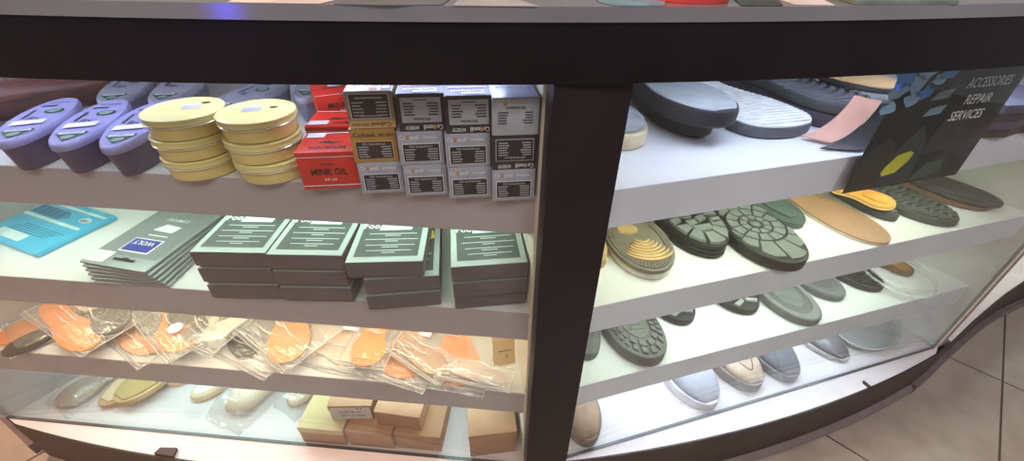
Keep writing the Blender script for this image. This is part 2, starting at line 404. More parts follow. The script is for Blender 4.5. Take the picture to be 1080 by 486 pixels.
# ------------------------------------------------------------------ left bay, top shelf: care products
E_ = .0004
ink_w = mat('ink_white', (235, 235, 238), .5, var=.02)
ink_k = mat('ink_black', (28, 24, 28), .5, var=.05)
ink_grey = mat('ink_grey', (176, 178, 186), .5)
ink_dk = mat('ink_dark_red_black', (52, 34, 38), .5)
ink_or = mat('ink_orange', (190, 140, 100), .5)
ink_blue = mat('ink_blue', (58, 66, 150), .5)
ink_green = mat('ink_green', (10, 74, 50), .6)
ink_lgreen = mat('ink_sage', (132, 160, 146), .45)
sticker_w = mat('sticker_white', (226, 222, 238), .5)
sticker_l = mat('sticker_lilac', (178, 178, 226), .5)

def small_print(P, x0, x1, y0, y1, rows, mi, z, h=None, seed=0, gap=.16):
    """two columns of tiny print lines"""
    r = random.Random(seed); st = (y1 - y0) / rows; h = h or st * .42
    for i in range(rows):
        y = y0 + st * (i + .5)
        a = x0 + (x1 - x0) * (.5 - gap) * r.uniform(.72, 1); b_ = x1 - (x1 - x0) * (.5 - gap) * r.uniform(.72, 1)
        P.rect(x0, a, y - h / 2, y + h / 2, mi, z); P.rect(b_, x1, y - h / 2, y + h / 2, mi, z)

# --- shoe dye cartons -------------------------------------------------------
CW, CD, CH = .0428, .118, .0346
def carton(name, label, kind, loc, rotz):
    t = thing(name, label, 'box', loc, rotz, 'small dye cartons stacked four across')
    body = {'grey': (170, 170, 184), 'black': (34, 32, 40), 'yellow': (186, 140, 70), 'tan': (178, 158, 138), 'pale': (176, 176, 186)}[kind]
    mb = mat('carton_' + kind, body, .38, var=.05, scale=60)
    MB().box(-CW / 2, CW / 2, 0, CD, 0, CH, bev=.0007).build('carton_body', mb, t)
    hw = CW / 2
    fl_ = kind in ('black', 'pale') or kind == 'tan'
    P = Print()
    if kind in ('grey', 'yellow'):
        P.rect(-.0178, .0178, .0032, .0225, 0, 0); P.rect(-.0170, .0170, .0040, .0217, 1, E_)
        P.text('050 dunkelbraun', 0, .0195, .0032, 2, 2 * E_, w=.022); small_print(P, -.0155, .0155, .0052, .0178, 5, 2, 2 * E_, seed=hash(name + label) % 99)
        pm_ = [ink_w if kind == 'grey' else mat('ink_gold', (226, 182, 120), .5), ink_k if kind == 'grey' else ink_dk, ink_grey]
        M = face_front(-E_)
    elif kind == 'tan':
        P.rect(-.0180, .0180, .0095, .0330, 0, 0); P.rect(-.0172, .0172, .0103, .0322, 1, E_)
        small_print(P, -.0155, .0155, .0115, .0265, 5, 2, 2 * E_, seed=5); P.rect(-.012, .012, .0285, .0298, 2, 2 * E_); P.rect(-.010, .010, .0118, .013, 2, 2 * E_)
        pm_ = [ink_w, ink_dk, ink_grey]; M = face_front(-E_)
    elif kind == 'pale':
        P.rect(-.0185, .0185, .0045, .0255, 0, 0)
        P.text('050 mittelbraun', 0, .0085, .0034, 1, E_, w=.018); small_print(P, -.016, .016, .0115, .024, 5, 1, E_, seed=8, gap=.2)
        pm_ = [ink_grey, ink_k]; M = face_front(-E_, 0, CH, True)
    elif 'panel' in label:
        P.rect(-.0182, .0182, .0030, .0255, 0, 0); P.rect(-.0174, .0174, .0038, .0247, 1, E_)
        P.text('050 dunkelbraun', 0, .0218, .0030, 0, 2 * E_, w=.02); small_print(P, -.0155, .0155, .0055, .020, 6, 0, 2 * E_, seed=9)
        pm_ = [ink_grey, ink_k]; M = face_front(-E_, 0, CH, True)
    else:
        P.rect(-.0180, .0180, .0030, .0262, 0, 0)
        P.text('050 farblos', 0, .0228, .0036, 1, E_, w=.016); small_print(P, -.0155, .0155, .0068, .0200, 5, 1, E_, seed=len(label), gap=.17); P.rect(-.006, .006, .0047, .0055, 1, E_)
        pm_ = [ink_grey, ink_k]; M = face_front(-E_, 0, CH, True)
    P.build('front_panel', pm_, t, M)
    Lg = Print()
    if kind == 'yellow':
        Lg.text('Collonil', -.008, .0285, .0055, 1, w=.020); Lg.text('SUEDE + VELOURS', .0125, .0285, .003, 1, w=.014); Lg.rect(-hw + .001, hw - .001, .0268, .0271, 1)
        Lg.build('logo', [ink_or, ink_dk], t, face_front(-E_, 0, 0))
    elif kind == 'tan':
        Lg.rect(-hw + .0005, hw - .0005, .0004, .0080, 0, 0); Lg.text('Collonil', .008, .0042, .0052, 1, E_, w=.018, rot=pi); Lg.text('SUEDE + VELOURS', -.011, .0042, .003, 1, E_, w=.015, rot=pi)
        Lg.build('logo', [mat('ink_gold', (226, 182, 120)), ink_dk], t, face_front(-E_ * 1.2))
    elif kind == 'grey':
        Lg.text('Co', -.0165, .0285, .0058, 0, w=.0055); Lg.ell(-.0115, .0285, .0018, .0025, 1); Lg.text('onil', -.0058, .0285, .0058, 0, w=.0085); Lg.text('waterstop', .0090, .0285, .004, 0, w=.013)
        Lg.build('logo', [ink_w, ink_or], t, face_front(-E_))
    elif kind == 'black':
        Lg.text('Co', -.0160, .0308, .0066, 0, w=.0055); Lg.ell(-.0110, .0308, .0016, .0022, 1); Lg.text('onil', -.0052, .0308, .0066, 0, w=.0085); Lg.text('WATERSTOP', .0095, .0308, .005, 0, w=.0125)
        Lg.build('logo', [ink_w, ink_or], t, face_front(-E_, 0, CH, True))
    else:
        Lg.text('Co', -.0145, .0300, .0056, 0, w=.0052); Lg.ell(-.0095, .0300, .0017, .0024, 1)
        Lg.build('logo', [ink_w, ink_or], t, face_front(-E_))
    T = Print()
    if kind == 'black':
        T.rect(-hw + .001, hw - .001, .001, CD - .001, 0, 0); T.text('Collonil', 0, .013, .0085, 1, E_, w=.030, rot=pi); T.rect(-.006, .0155, .004, .0085, 2, E_)
        T.rect(-.018, .018, .022, .026, 3, E_)
        T.build('top_print', [mat('navy_card', (56, 62, 140), .4), ink_w, sticker_w, mat('ink_peach', (220, 150, 130), .5)], t, face_top(CH + E_))
    elif kind == 'tan':
        T.rect(-hw + .001, hw - .001, .001, CD - .001, 0, 0); T.rect(-.016, .008, .006, .030, 1, E_); T.rect(.011, .0205, .003, .034, 2, E_); T.rect(.0125, .019, .006, .022, 1, 2 * E_)
        T.rect(.001, .008, .004, .016, 3, 2 * E_); small_print(T, -.015, -.001, .008, .026, 4, 4, 2 * E_, seed=3)
        T.build('top_print', [mat('peach_card', (236, 206, 170), .4), ink_w, mat('navy_card', (56, 62, 140)), mat('ink_pink', (226, 120, 110), .5), ink_grey], t, face_top(CH + E_))
    elif kind == 'pale':
        T.rect(-hw + .001, hw - .001, .001, CD - .001, 0, 0); T.poly([(hw - .012, .001), (hw - .001, .001), (hw - .001, .05), (hw - .006, .04)], 1, E_); T.text('Collonil', -.003, .030, .006, 2, E_, w=.024, rot=pi)
        T.build('top_print', [mat('silver_lilac_card', (176, 178, 206), .35), sticker_l, ink_dk], t, face_top(CH + E_))
    return t
ROW = ['topmost', 'in the middle', 'at the bottom']
cols = [[391, 395.5, 403], [444.5, 444.4, 449.3], [494.5, 493.6, 495.6], [544, 542.8, 541.9]]
kinds = [['tan', 'yellow', 'grey'], ['black', 'grey', 'grey'], ['black', 'grey', 'grey'], ['pale', 'black', 'grey']]
vmid = [120, 158, 191]
lab = [['tan carton with brown panel and peach top, topmost beside the red boxes', 'mustard yellow carton with brown panel, middle of the stack by the red boxes', 'grey carton touching the red tin box, bottom of the stack under the mustard carton'],
       ['black carton with navy top and upside-down white label, next to the tan carton', 'grey carton directly under the black carton beside the mustard one', 'lowest grey carton in the second stack from the red boxes'],
       ['black carton with navy top and white label, next to the pale silver carton', 'middle grey carton between the second stack and the black panelled carton', 'lowest grey carton in the third stack from the red boxes'],
       ['pale silver carton with lilac top, topmost beside the dark post', 'black carton with dark panel under the pale silver carton', 'lowest grey carton right beside the dark post']]
for ci in range(4):
    for ri in (2, 1, 0):
        q = WF(cols[ci][ri], vmid[ri], NL, oL - .0130)
        yy = q - NL * 0
        carton('dye_carton', lab[ci][ri], kinds[ci][ri], (q.x, q.y, Z1 + (2 - ri) * (CH + .0004)), R(8 + rnd.uniform(-.2, .2)))

# --- red tin boxes -----------------------------------------------------------
m_red = mat('red_box', (214, 48, 34), .4, var=.06, scale=40)
def red_box(label, loc, rotz, dims, sticker=None, tilt=None):
    w, d, h = dims
    t = thing('mink_oil_box', label, 'box', loc, rotz, 'red mink oil boxes', tilt=tilt)
    MB().box(-w / 2, w / 2, 0, d, 0, h * .86, bev=.0006).build('box_body', m_red, t)
    MB().box(-w / 2 - .0004, w / 2 + .0004, -.0004, d + .0004, h * .86, h, bev=.0006).build('lid', m_red, t)
    P = Print()
    P.rect(-w / 2, w / 2, h * .10, h * .125, 0); P.rect(-w / 2, w / 2, h * .865, h * .88, 0)
    P.text('MINK OIL', 0, h * .47, h * .26, 1, w=w * .62); P.text('NATURAL', 0, h * .68, h * .08, 1, w=w * .22); P.text('50 ml', 0, h * .27, h * .09, 0, w=w * .2)
    P.build('front_print', [ink_w, ink_k], t, face_front(-.0009))
    T = Print(); T.text('MINK OIL', 0, d * .2, h * .26, 1, w=w * .66, rot=pi)
    T.poly([(-.012, d * .44), (.004, d * .40), (.016, d * .52), (.004, d * .48), (-.002, d * .54)], 1)
    T.rect(-w / 2 + .001, w / 2 - .001, d * .93, d * .97, 0)
    T.build('top_print', [ink_w, ink_k], t, face_top(h + E_))
    if sticker: Print().rect(*sticker).build('price_sticker', sticker_w, t, face_top(h + 2 * E_))
    return t
q = W(351, 200, Z1)
red_box('red mink oil box at the front beside the lowest grey carton', (q.x, q.y, Z1), R(7.5), (.0580, .050, .0420), (-.026, -.008, .035, .046))
q = W(355, 176, Z1)
red_box('red mink oil box behind the front one with lettering on top', (q.x - .002, q.y + .017, Z1), R(6), (.0590, .050, .0420), (-.028, -.006, .004, .016))
red_box('dark red mink oil box at the back turned at an angle with white sticker', (-.214, .528, Z1 + .0265), R(28), (.066, .062, .034), (-.014, .012, .016, .034))
red_box('flat red box lying under the turned red box', (-.206, .525, Z1), R(22), (.064, .064, .0255))

# --- yellow tins --------------------------------------------------------------
m_tin = mat('tin_gold', (230, 208, 136), .3, metal=.1, var=.05, scale=20)
m_lid = mat('tin_lid_yellow', (240, 228, 160), .32, var=.04, scale=24, col2=(234, 216, 138))
m_rim = mat('tin_rim_pale', (232, 226, 200), .25, metal=.5)
def tin(label, loc, rotz, spot):
    r = .0375
    t = thing('polish_tin', label, 'tin', loc, rotz, 'yellow polish tins in two stacks')
    zs = lambda pr: [(x_, z_ * .916) for x_, z_ in pr]
    MB().lathe(zs([(r - .0042, 0), (r - .0024, .0006), (r - .002, .002), (r - .0016, .0130), (r - .0006, .0136), (r - .0006, .0144), (r - .0018, .0150)])).build('tin_body', m_tin, t)
    MB().lathe(zs([(r - .0006, .0145), (r + .0006, .0150), (r + .0008, .0158), (r + .0002, .0165), (r - .0004, .0168)])).build('rim_bead', m_rim, t)
    MB().lathe(zs([(r - .0012, .0168), (r + .0002, .0171), (r + .0006, .0178), (r + .0001, .0186), (r + .0001, .0226), (r + .0008, .0232), (r + .0004, .0240), (r - .0012, .0246), (r - .0026, .0243), (r - .0034, .0238), (.001, .0240)])).build('lid', m_lid, t)
    if spot:
        P = Print(); c, s = spot
        P.poly([(c[0] - .010, c[1] - .007), (c[0] + .008, c[1] - .004), (c[0] + .006, c[1] + .008), (c[0] - .012, c[1] + .005)], 0)
        P.ell(s[0], s[1], .0045, .003, 1)
        for i in range(4): P.rect(-.024, -.006 - .003 * (i % 2), -.006 + i * .005, -.0052 + i * .005, 2)
        P.build('lid_print', [sticker_l, mat('ink_olive', (62, 60, 34), .5), mat('ink_tan', (196, 176, 96), .5)], t, face_top(.0241 * .916 + E_))
    return t
for nm_, uv, tops in (('beside the purple polishers', (198, 193), ((.008, .004), (.014, .018))), ('beside the red boxes', (274, 196), ((-.004, .004), (.014, .010)))):
    q = W(*uv, Z1)
    for k in range(3):
        j = (rnd.uniform(-.002, .002), rnd.uniform(-.001, .001))
        tin(['lowest', 'middle', 'topmost'][k] + ' yellow round tin in the stack ' + nm_, (q.x + j[0], q.y + .0375 + j[1], Z1 + k * .0228), rnd.uniform(-.4, .4) if k < 2 else .1, tops if k == 2 else None)

# --- instant polish sponges -----------------------------------------------------
m_pl = mat('polisher_lid_lilac', (158, 156, 206), .34, var=.03)
m_pb = mat('polisher_base_plum', (86, 78, 112), .4, var=.05)
m_gl = mat('polisher_lid_grey_lit', (158, 158, 172), .34, var=.03)  # same lilac lid, the different light at the back put into its colour
m_gb = mat('polisher_base_grey_lit', (120, 122, 140), .4, var=.04)  # same plum base, greyed by that light in its colour
def egg(L_, Wd, n=56):
    """plan outline, narrow round tip at the origin, broad end at +y"""
    out = []
    for i in range(n):
        a = 2 * pi * i / n
        y = L_ / 2 - L_ / 2 * math.cos(a); tt = y / L_
        x = math.copysign(abs(math.sin(a)) ** .85, math.sin(a)) * Wd / 2 * (0.82 + .18 * math.sin(pi * min(1, tt * .8)))
        out.append((-x, y))
    return out[::-1]
def polisher_shape(t, lid, base, sticker=True):
    L_, Wd = .138, .053
    o = egg(L_, Wd); cx, cy = 0, L_ * .5
    def ring(s, z, tip=0): return [((x - cx) * s + cx, (y - cy) * s + cy, z + tip * (y / L_)) for x, y in o]
    def bring(s, t_, z, tip=0): return [((x - cx) * s + cx, (y - cy) * t_ + cy, z + tip * (y / L_)) for x, y in o]
    MB().rings([bring(.76, .89, 0), bring(.79, .905, .002), bring(.93, .965, .0270, .004), bring(.95, .975, .0282, .004)]).build('base', base, t, smooth=50)
    MB().rings([ring(.985, .0282, .004), ring(1.0, .0294, .004), ring(1.0, .0330, .004), ring(.985, .0354, .004), ring(.95, .0368, .004), ring(.91, .0364, .004)]).build('lid', lid, t, smooth=50)
    M = face_top(.0364 + E_ * 1.5) @ Matrix.Rotation(math.atan(.004 / L_), 4, 'X')
    P = Print(); P.poly([(0, .010), (.015, .030), (.013, .0335), (-.013, .0335), (-.015, .030)], 0); P.poly([(-.0125, .0275), (.0125, .0275), (.0115, .0325), (-.0115, .0325)], 1, E_)
    P.ell(.001, .0195, .006, .005, 2, E_); P.text('Collonil', 0, .030, .0042, 0, 2 * E_, w=.018)
    P.build('green_badge', [ink_green, ink_w, ink_lgreen], t, M)
    P = Print(); P.ell(.007, .088, .0095, .0085, 0); P.ell(.007, .088, .007, .0062, 1, E_); P.build('green_button', [ink_green, ink_lgreen], t, M)
    P = Print()
    P.rect(-.016, -.0125, .066, .094, 0); P.rect(-.014, .002, .104, .109, 0); P.text('SHINE', 0, .117, .006, 0, w=.022); P.text('fix', -.003, .066, .014, 0, w=.013)
    P.build('label_print', [mat('ink_slate', (62, 58, 84), .5)], t, M)
    if sticker: Print().poly([(-.016, .044), (.014, .047), (.013, .060), (-.017, .057)], 0, 2 * E_).build('price_sticker', sticker_w, t, M)
    return t
GP = 'oval sponge polishers on the top shelf'
p1 = thing('shoe_polisher', 'lilac oval shoe polisher in front of the dark brown brush, farthest from the tins', 'shoe polisher', (0, 0, 0), 0, GP); polisher_shape(p1, m_pl, m_pb)
pos = [(27, 183), (81, 187), (133, 190)]
pos_l = ['', 'lilac oval shoe polisher second from the yellow tins in the front row', 'lilac oval shoe polisher touching the yellow tin stack']
for i, uv in enumerate(pos):
    q = W(*uv, Z1); loc = (q.x - .002, q.y - .008, Z1)
    if i == 0: p1.location = loc; p1.rotation_euler = (0, 0, R(17))
    else: dup(p1, loc, R(15.5 - i), pos_l[i])
p2 = thing('shoe_polisher', 'grey-lit oval shoe polisher with green triangle behind the front row', 'shoe polisher', (0, 0, 0), R(18), GP); polisher_shape(p2, m_gl, m_gb, False)
q = W(106, 113, Z1 + .036); p2.location = (q.x - .004, q.y + .012, Z1 + .0005)
q = W(152, 113, Z1 + .036); dup(p2, (q.x + .004, q.y + .014, Z1 + .0005), R(12), 'grey-lit oval shoe polisher half hidden behind the first tin stack')
q = W(206, 121, Z1 + .040); dup(p2, (q.x - .006, q.y + .020, Z1 + .0005), R(-20), 'grey-lit oval shoe polisher lying between and behind both tin stacks')
q = W(303, 108, Z1 + .040); dup(p2, (q.x + .006, q.y + .026, Z1 + .0005), R(4), 'grey-lit oval shoe polisher behind the second tin stack pointing forward')

# --- shoe brushes ----------------------------------------------------------------
def shoe_brush(label, loc, rotz, tilt, wood, hair, L_=.20):
    t = thing('shoe_brush', label, 'brush', loc, rotz, 'wooden shoe brushes', tilt=tilt)
    n = 40; out = []
    for i in range(n):
        a = 2 * pi * i / n; c, s = math.cos(a), math.sin(a)
        out.append((L_ / 2 * math.copysign(abs(c) ** .55, c), .028 * math.copysign(abs(s) ** .7, s) * (1 - .12 * math.cos(a * 2))))
    rg = lambda k, z: [(x * k, y * k, z) for x, y in out]
    MB().rings([rg(.96, 0), rg(1, .003), rg(1, .016), rg(.93, .024), rg(.8, .027)]).build('wooden_back', wood, t, smooth=50)
    m_ = MB(); r = random.Random(3)
    for k in range(900):
        x = r.uniform(-.93, .93) * L_ / 2; y = r.uniform(-.82, .82) * .027 * (1 - abs(x / (L_ / 2)) ** 4)
        d = Vector((x * .12 + r.uniform(-.003, .003), y * .35 + r.uniform(-.003, .003), -.030 + r.uniform(-.002, .002)))
        m_.tube([(x, y, .001), (x + d.x * .5, y + d.y * .45, d.z * .5), (x + d.x, y + d.y, d.z)], [.0009, .0008, .0005], 4)
    m_.build('bristles', hair, t, smooth=60)
    return t
wd1 = mat('brush_wood_dark', (116, 62, 46), .45, var=.15, scale=24, stretch=(1, 12, 12), col2=(66, 44, 48))
wd2 = mat('brush_wood_orange', (206, 108, 70), .45, var=.1, scale=20, stretch=(1, 8, 8), col2=(186, 92, 60))
hr1 = mat('bristle_grey', (150, 138, 122), .7, var=.2, scale=80, col2=(110, 98, 92))
hr2 = mat('bristle_brown', (110, 84, 66), .7, var=.2, scale=80)
shoe_brush('dark brown wooden shoe brush with grey bristles behind the lilac polishers', (-.652, .590, Z1 + .038), R(52), (R(142), 0), wd1, hr1, .21)
shoe_brush('orange wooden shoe brush leaning behind the dark brown brush', (-.545, .735, Z1 + .042), R(32), (R(70), 0), wd2, hr2, .16)

# clear plastic pouch behind the red boxes
plastic = clear('clear_plastic_film', tint=(.97, .97, .97), ior=1.5, rough=.06, haze=.10, bump=.5, bscale=24)
def pouch_mesh(Lx, Ly, hmax, seed, amp=.003, nx=34, ny=24):
    r = random.Random(seed); ph = [(r.uniform(-1, 1) * 90, r.uniform(-1, 1) * 90, r.uniform(0, 6.28), r.uniform(.3, 1)) for _ in range(9)]
    m_ = MB(); vs = []; fs = []
    for side in (1, 0):
        for j in range(ny + 1):
            for i in range(nx + 1):
                x = (i / nx - .5) * Lx; y = (j / ny - .5) * Ly
                e = (1 - abs(2 * i / nx - 1) ** 4) * (1 - abs(2 * j / ny - 1) ** 4)
                wv = sum(a * math.sin(fx * x + fy * y + p) for fx, fy, p, a in ph) / 4
                z = hmax * e ** .7 + amp * wv * (e ** .5 + .15) + .0012 if side else .0
                if not side: z = 0.0002 * e
                vs.append((x + (amp * .6 * wv if side == 0 or e < .2 else 0), y + amp * .6 * math.sin(x * 60 + seed), max(z, 0.0003 if side else 0)))
    n = (nx + 1) * (ny + 1)
    for s_ in (0, n):
        for j in range(ny):
            for i in range(nx):
                a = s_ + j * (nx + 1) + i; q_ = (a, a + 1, a + nx + 2, a + nx + 1); fs.append(q_ if s_ == 0 else q_[::-1])
    m_.add(vs, fs); return m_
t = thing('plastic_pouch', 'empty clear plastic pouch crumpled behind the turned red box', 'pouch', (-.205, .665, Z1), R(12))
pouch_mesh(.10, .07, .050, 4, .006).build('film', plastic, t, smooth=80)
tag(pouch_mesh(.018, .045, .030, 9, .002).build('bubble_wrap_bag', mat('grey_gauze', (150, 140, 138), .6, var=.2, scale=160), None, smooth=80, loc=(-.2445, .492, Z1), rotz=R(14)), 'small grey mesh bag tucked between yellow tins and red boxes', 'bag')

# ------------------------------------------------------------------ left bay, second shelf
# blue packet
t = thing('blue_packet', 'bright blue flat insole packet with white label lying left of the grey packets', 'packet', (-.785, .572, Z2), R(-20))
pk = MB().box(-.045, .105, -.055, .055, 0, .007, bev=.002).build('packet_body', mat('packet_cyan', (64, 178, 222), .3, var=.05, col2=(86, 194, 230)), t)
P = Print(); P.rect(-.043, .095, .004, .010, 0); P.rect(-.043, .10, .040, .045, 0); P.rect(-.02, .045, -.046, -.030, 0)
P.poly([(-.04, .012), (.03, .012), (.045, .022), (.03, .034), (-.04, .034)], 1)
for i in range(5): P.rect(-.036 + i * .014, -.028 + i * .014, .014, .032, 2, E_)
for i in range(5): P.rect(.0 - i * .004, .09 - i * .005, -.012 - i * .004, -.0105 - i * .004, 2)
P.ell(.078, .026, .012, .007, 0, E_); P.text('gel', .078, .026, .008, 3, 2 * E_, w=.012)
P.build('packet_print', [mat('ink_pale_blue', (216, 234, 236), .5), mat('ink_steel_blue', (86, 134, 164), .5), mat('ink_teal', (36, 120, 158), .5), ink_k], t, face_top(.007 + E_))

# grey sachets, fanned
m_sach = mat('sachet_silver', (150, 156, 158), .35, metal=.2, var=.03); m_sback = mat('sachet_face_grey', (128, 134, 134), .4, var=.03)
def sachet(label, loc, rotz, tilt):
    t = thing('grey_sachet', label, 'packet', loc, rotz, 'fanned grey packets', tilt=tilt)
    w, l = .105, .185
    MB().box(-w / 2, w / 2, 0, l, 0, .0036, bev=.0012).build('sachet_body', m_sach, t)
    P = Print(); P.poly([(-w / 2 + .003, .022), (w / 2 - .006, .022), (w / 2 - .004, .03), (w / 2 - .004, l - .004), (-w / 2 + .003, l - .004)], 0)
    P.rect(-.012, .022, .0120, .0165, 5, E_); P.ell(.005, .016, .006, .003, 5, E_)
    P.rect(-.023, .025, .030, .060, 1, E_); P.rect(-.021, .023, .032, .058, 2, 2 * E_); P.text('WOLY', .001, .050, .012, 3, 3 * E_, w=.034, rot=pi)
    P.rect(-.012, .020, .068, .0700, 3, E_); P.poly([(-.016, .080), (.018, .078), (.022, .093), (-.006, .096)], 3, E_); P.text('COMFORT', .002, .108, .009, 3, E_, w=.038, rot=pi)
    P.rect(.0, .03, .142, .160, 4, E_); P.ell(-.020, .146, .012, .006, 3, E_)
    P.rect(-w / 2 + .003, -.020, .004, .026, 3, E_); P.rect(-w / 2 + .009, -.028, .008, .022, 6, 2 * E_)
    P.build('packet_print', [m_sback, ink_w, mat('ink_royal', (52, 60, 150), .4), ink_w, mat('ink_cream', (236, 222, 170), .5), ink_k, mat('ink_mint', (206, 222, 206), .5)], t, face_top(.0036 + E_))
    return t
s0 = None
for k in range(6):
    lb = ['bottom grey packet of the fanned pile', 'second grey packet from the bottom of the fanned pile', 'third grey packet from the bottom of the fanned pile', 'fourth grey packet from the bottom of the fanned pile', 'grey packet just below the top of the fanned pile', 'top grey packet of the fanned pile with blue square logo'][k]
    loc = (-.512 - .0040 * k, .420 + .0016 * k, Z2 + .0002 + k * .0047); rz = R(-2 - 1.8 * k)
    if k == 0: s0 = sachet(lb, loc, rz, (R(.6), 0))
    else: dup(s0, loc, rz, lb, tilt=(R(.6 + .1 * k), 0))

# dark boxes
m_gbx = mat('box_dark_grey', (98, 90, 94), .4, var=.06, scale=30)
m_gtop = mat('box_top_silver', (160, 170, 168), .35, var=.02)
m_gprint = mat('box_top_charcoal', (78, 84, 83), .25, var=.06)
BW, BD, BH = .0900, .165, .0252
def care_box(label, loc, rotz):
    t = thing('shoe_care_box', label, 'box', loc, rotz, 'dark shoe care boxes in four stacks')
    MB().box(-BW / 2, BW / 2, 0, BD, 0, BH * .55).xf(Matrix.Diagonal((.972, .985, 1, 1)) @ Matrix.Translation((0, .0022, 0))).build('tray', m_gbx, t, smooth=0)
    MB().box(-BW / 2 - .0006, BW / 2 + .0006, -.0006, BD + .0006, BH * .15, BH, bev=.0008).build('lid', m_gbx, t)
    P = Print(); P.rect(-BW / 2, BW / 2, 0, BD, 0); P.rect(-BW / 2 + .007, BW / 2 - .007, .010, BD - .004, 1, E_)
    P.text('Foo', -.028, .073, .017, 2, 2 * E_, w=.020); P.poly([(-.017, .064), (.024, .064), (.029, .100), (-.014, .100)], 3, 2 * E_)
    P.poly([(.024, .070), (.038, .078), (.036, .096), (.029, .096)], 4, 3 * E_)
    for i, (y, hw_) in enumerate(((.056, .030), (.052, .010), (.044, .033), (.040, .008), (.032, .030), (.028, .010), (.021, .027), (.017, .008))):
        P.rect(-hw_ + .002, hw_ + .002, y - .0007, y + .0007, 5, 2 * E_)
    P.build('lid_print', [m_gtop, m_gprint, ink_w, mat('ink_ice', (196, 220, 236), .4), mat('ink_yellow', (226, 204, 96), .5), mat('ink_soft_white', (172, 180, 178), .5)], t, face_top(BH + E_))
    return t
stacks = [('beside the grey packets', [(266, 316), (266, 300), (253, 264)], 0),
          ('second from the grey packets', [(343, 318.5), (341, 303), (327, 271)], 0),
          ('third from the grey packets', [(432, 325), (431, 309), (414, 280)], 0),
          ('beside the dark post', [(520, 329), (520, 314), (518, 288)], 0)]
bx = None
us = [(263, 316), (338, 318), (428, 326), (518, 329)]
xs = [[W(*us[i], Z2).x + d for d in dd] for i, dd in enumerate(([0, -.001, .001], [0, -.001, .0], [0, .001, -.0155], [-.001, .0, .001]))]
ys = [[.399, .399, .398], [.3965, .3965, .396], [.389, .389, .384], [.394, .386, .385]]
for si, (nm_, _, __) in enumerate(stacks):
    for k in range(3):
        lb = ['lowest', 'middle', 'topmost'][k] + ' dark care box in the stack ' + nm_
        loc = (xs[si][k], ys[si][k], Z2 + k * (BH + .0019)); rz = R([[.8, .6, .5], [0, .3, .4], [8, 7.5, 4.0], [8.5, 8, 7.8]][si][k])
        bx_ = care_box(lb, loc, rz) if bx is None else dup(bx, loc, rz, lb)
        bx = bx or bx_
# ------------------------------------------------------------------ soles
def blend(a, b, t): t = max(0, min(1, t)); t = t * t * (3 - 2 * t); return a + (b - a) * t
def hw_at(t, Wd, toe=2.3):
    """half width of a sole at t (0 toe tip, 1 heel end)"""
    if t < .30: w = (1 - ((.30 - t) / .30) ** toe) ** .5
    elif t < .64: w = blend(1, .67, (t - .30) / .34)
    elif t < .84: w = blend(.67, .70, (t - .64) / .2)
    else: w = .70 * max(0, 1 - ((t - .84) / .16) ** 2.3) ** .5
    return w * Wd / 2
def cen_at(t, Wd, s): return s * Wd * (.055 * math.sin(pi * min(1, t * 1.25)) - .04 * math.sin(pi * t * 2))
def outline(L_, Wd, s=1, toe=2.3, n=30):
    ts = [(1 - math.cos(pi * i / n)) / 2 for i in range(n + 1)]
    rt = [(cen_at(t, Wd, s) + hw_at(t, Wd, toe), t * L_) for t in ts]
    lf = [(cen_at(t, Wd, s) - hw_at(t, Wd, toe), t * L_) for t in ts[1:-1]]
    return rt + lf[::-1]
def inset(o, d):
    """move a closed ccw outline inwards by d"""
    n = len(o); out = []
    for i in range(n):
        a, b = Vector(o[i - 1]), Vector(o[(i + 1) % n]); t = (b - a)
        if t.length < 1e-9: out.append(o[i]); continue
        t.normalize(); out.append((o[i][0] - t.y * d, o[i][1] + t.x * d))
    return out
def sole_body(o, h, curl=.0, L_=.28, edge=.002):
    def zc(y): t = y / L_; return curl * max(0, (.28 - t) / .28) ** 2
    rg = lambda d, z: [(x, y, z + zc(y)) for x, y in inset(o, d)]
    return MB().rings([rg(edge, 0), rg(0, edge * .8), rg(0, h - edge), rg(edge * .35, h - edge * .3), rg(edge, h)])
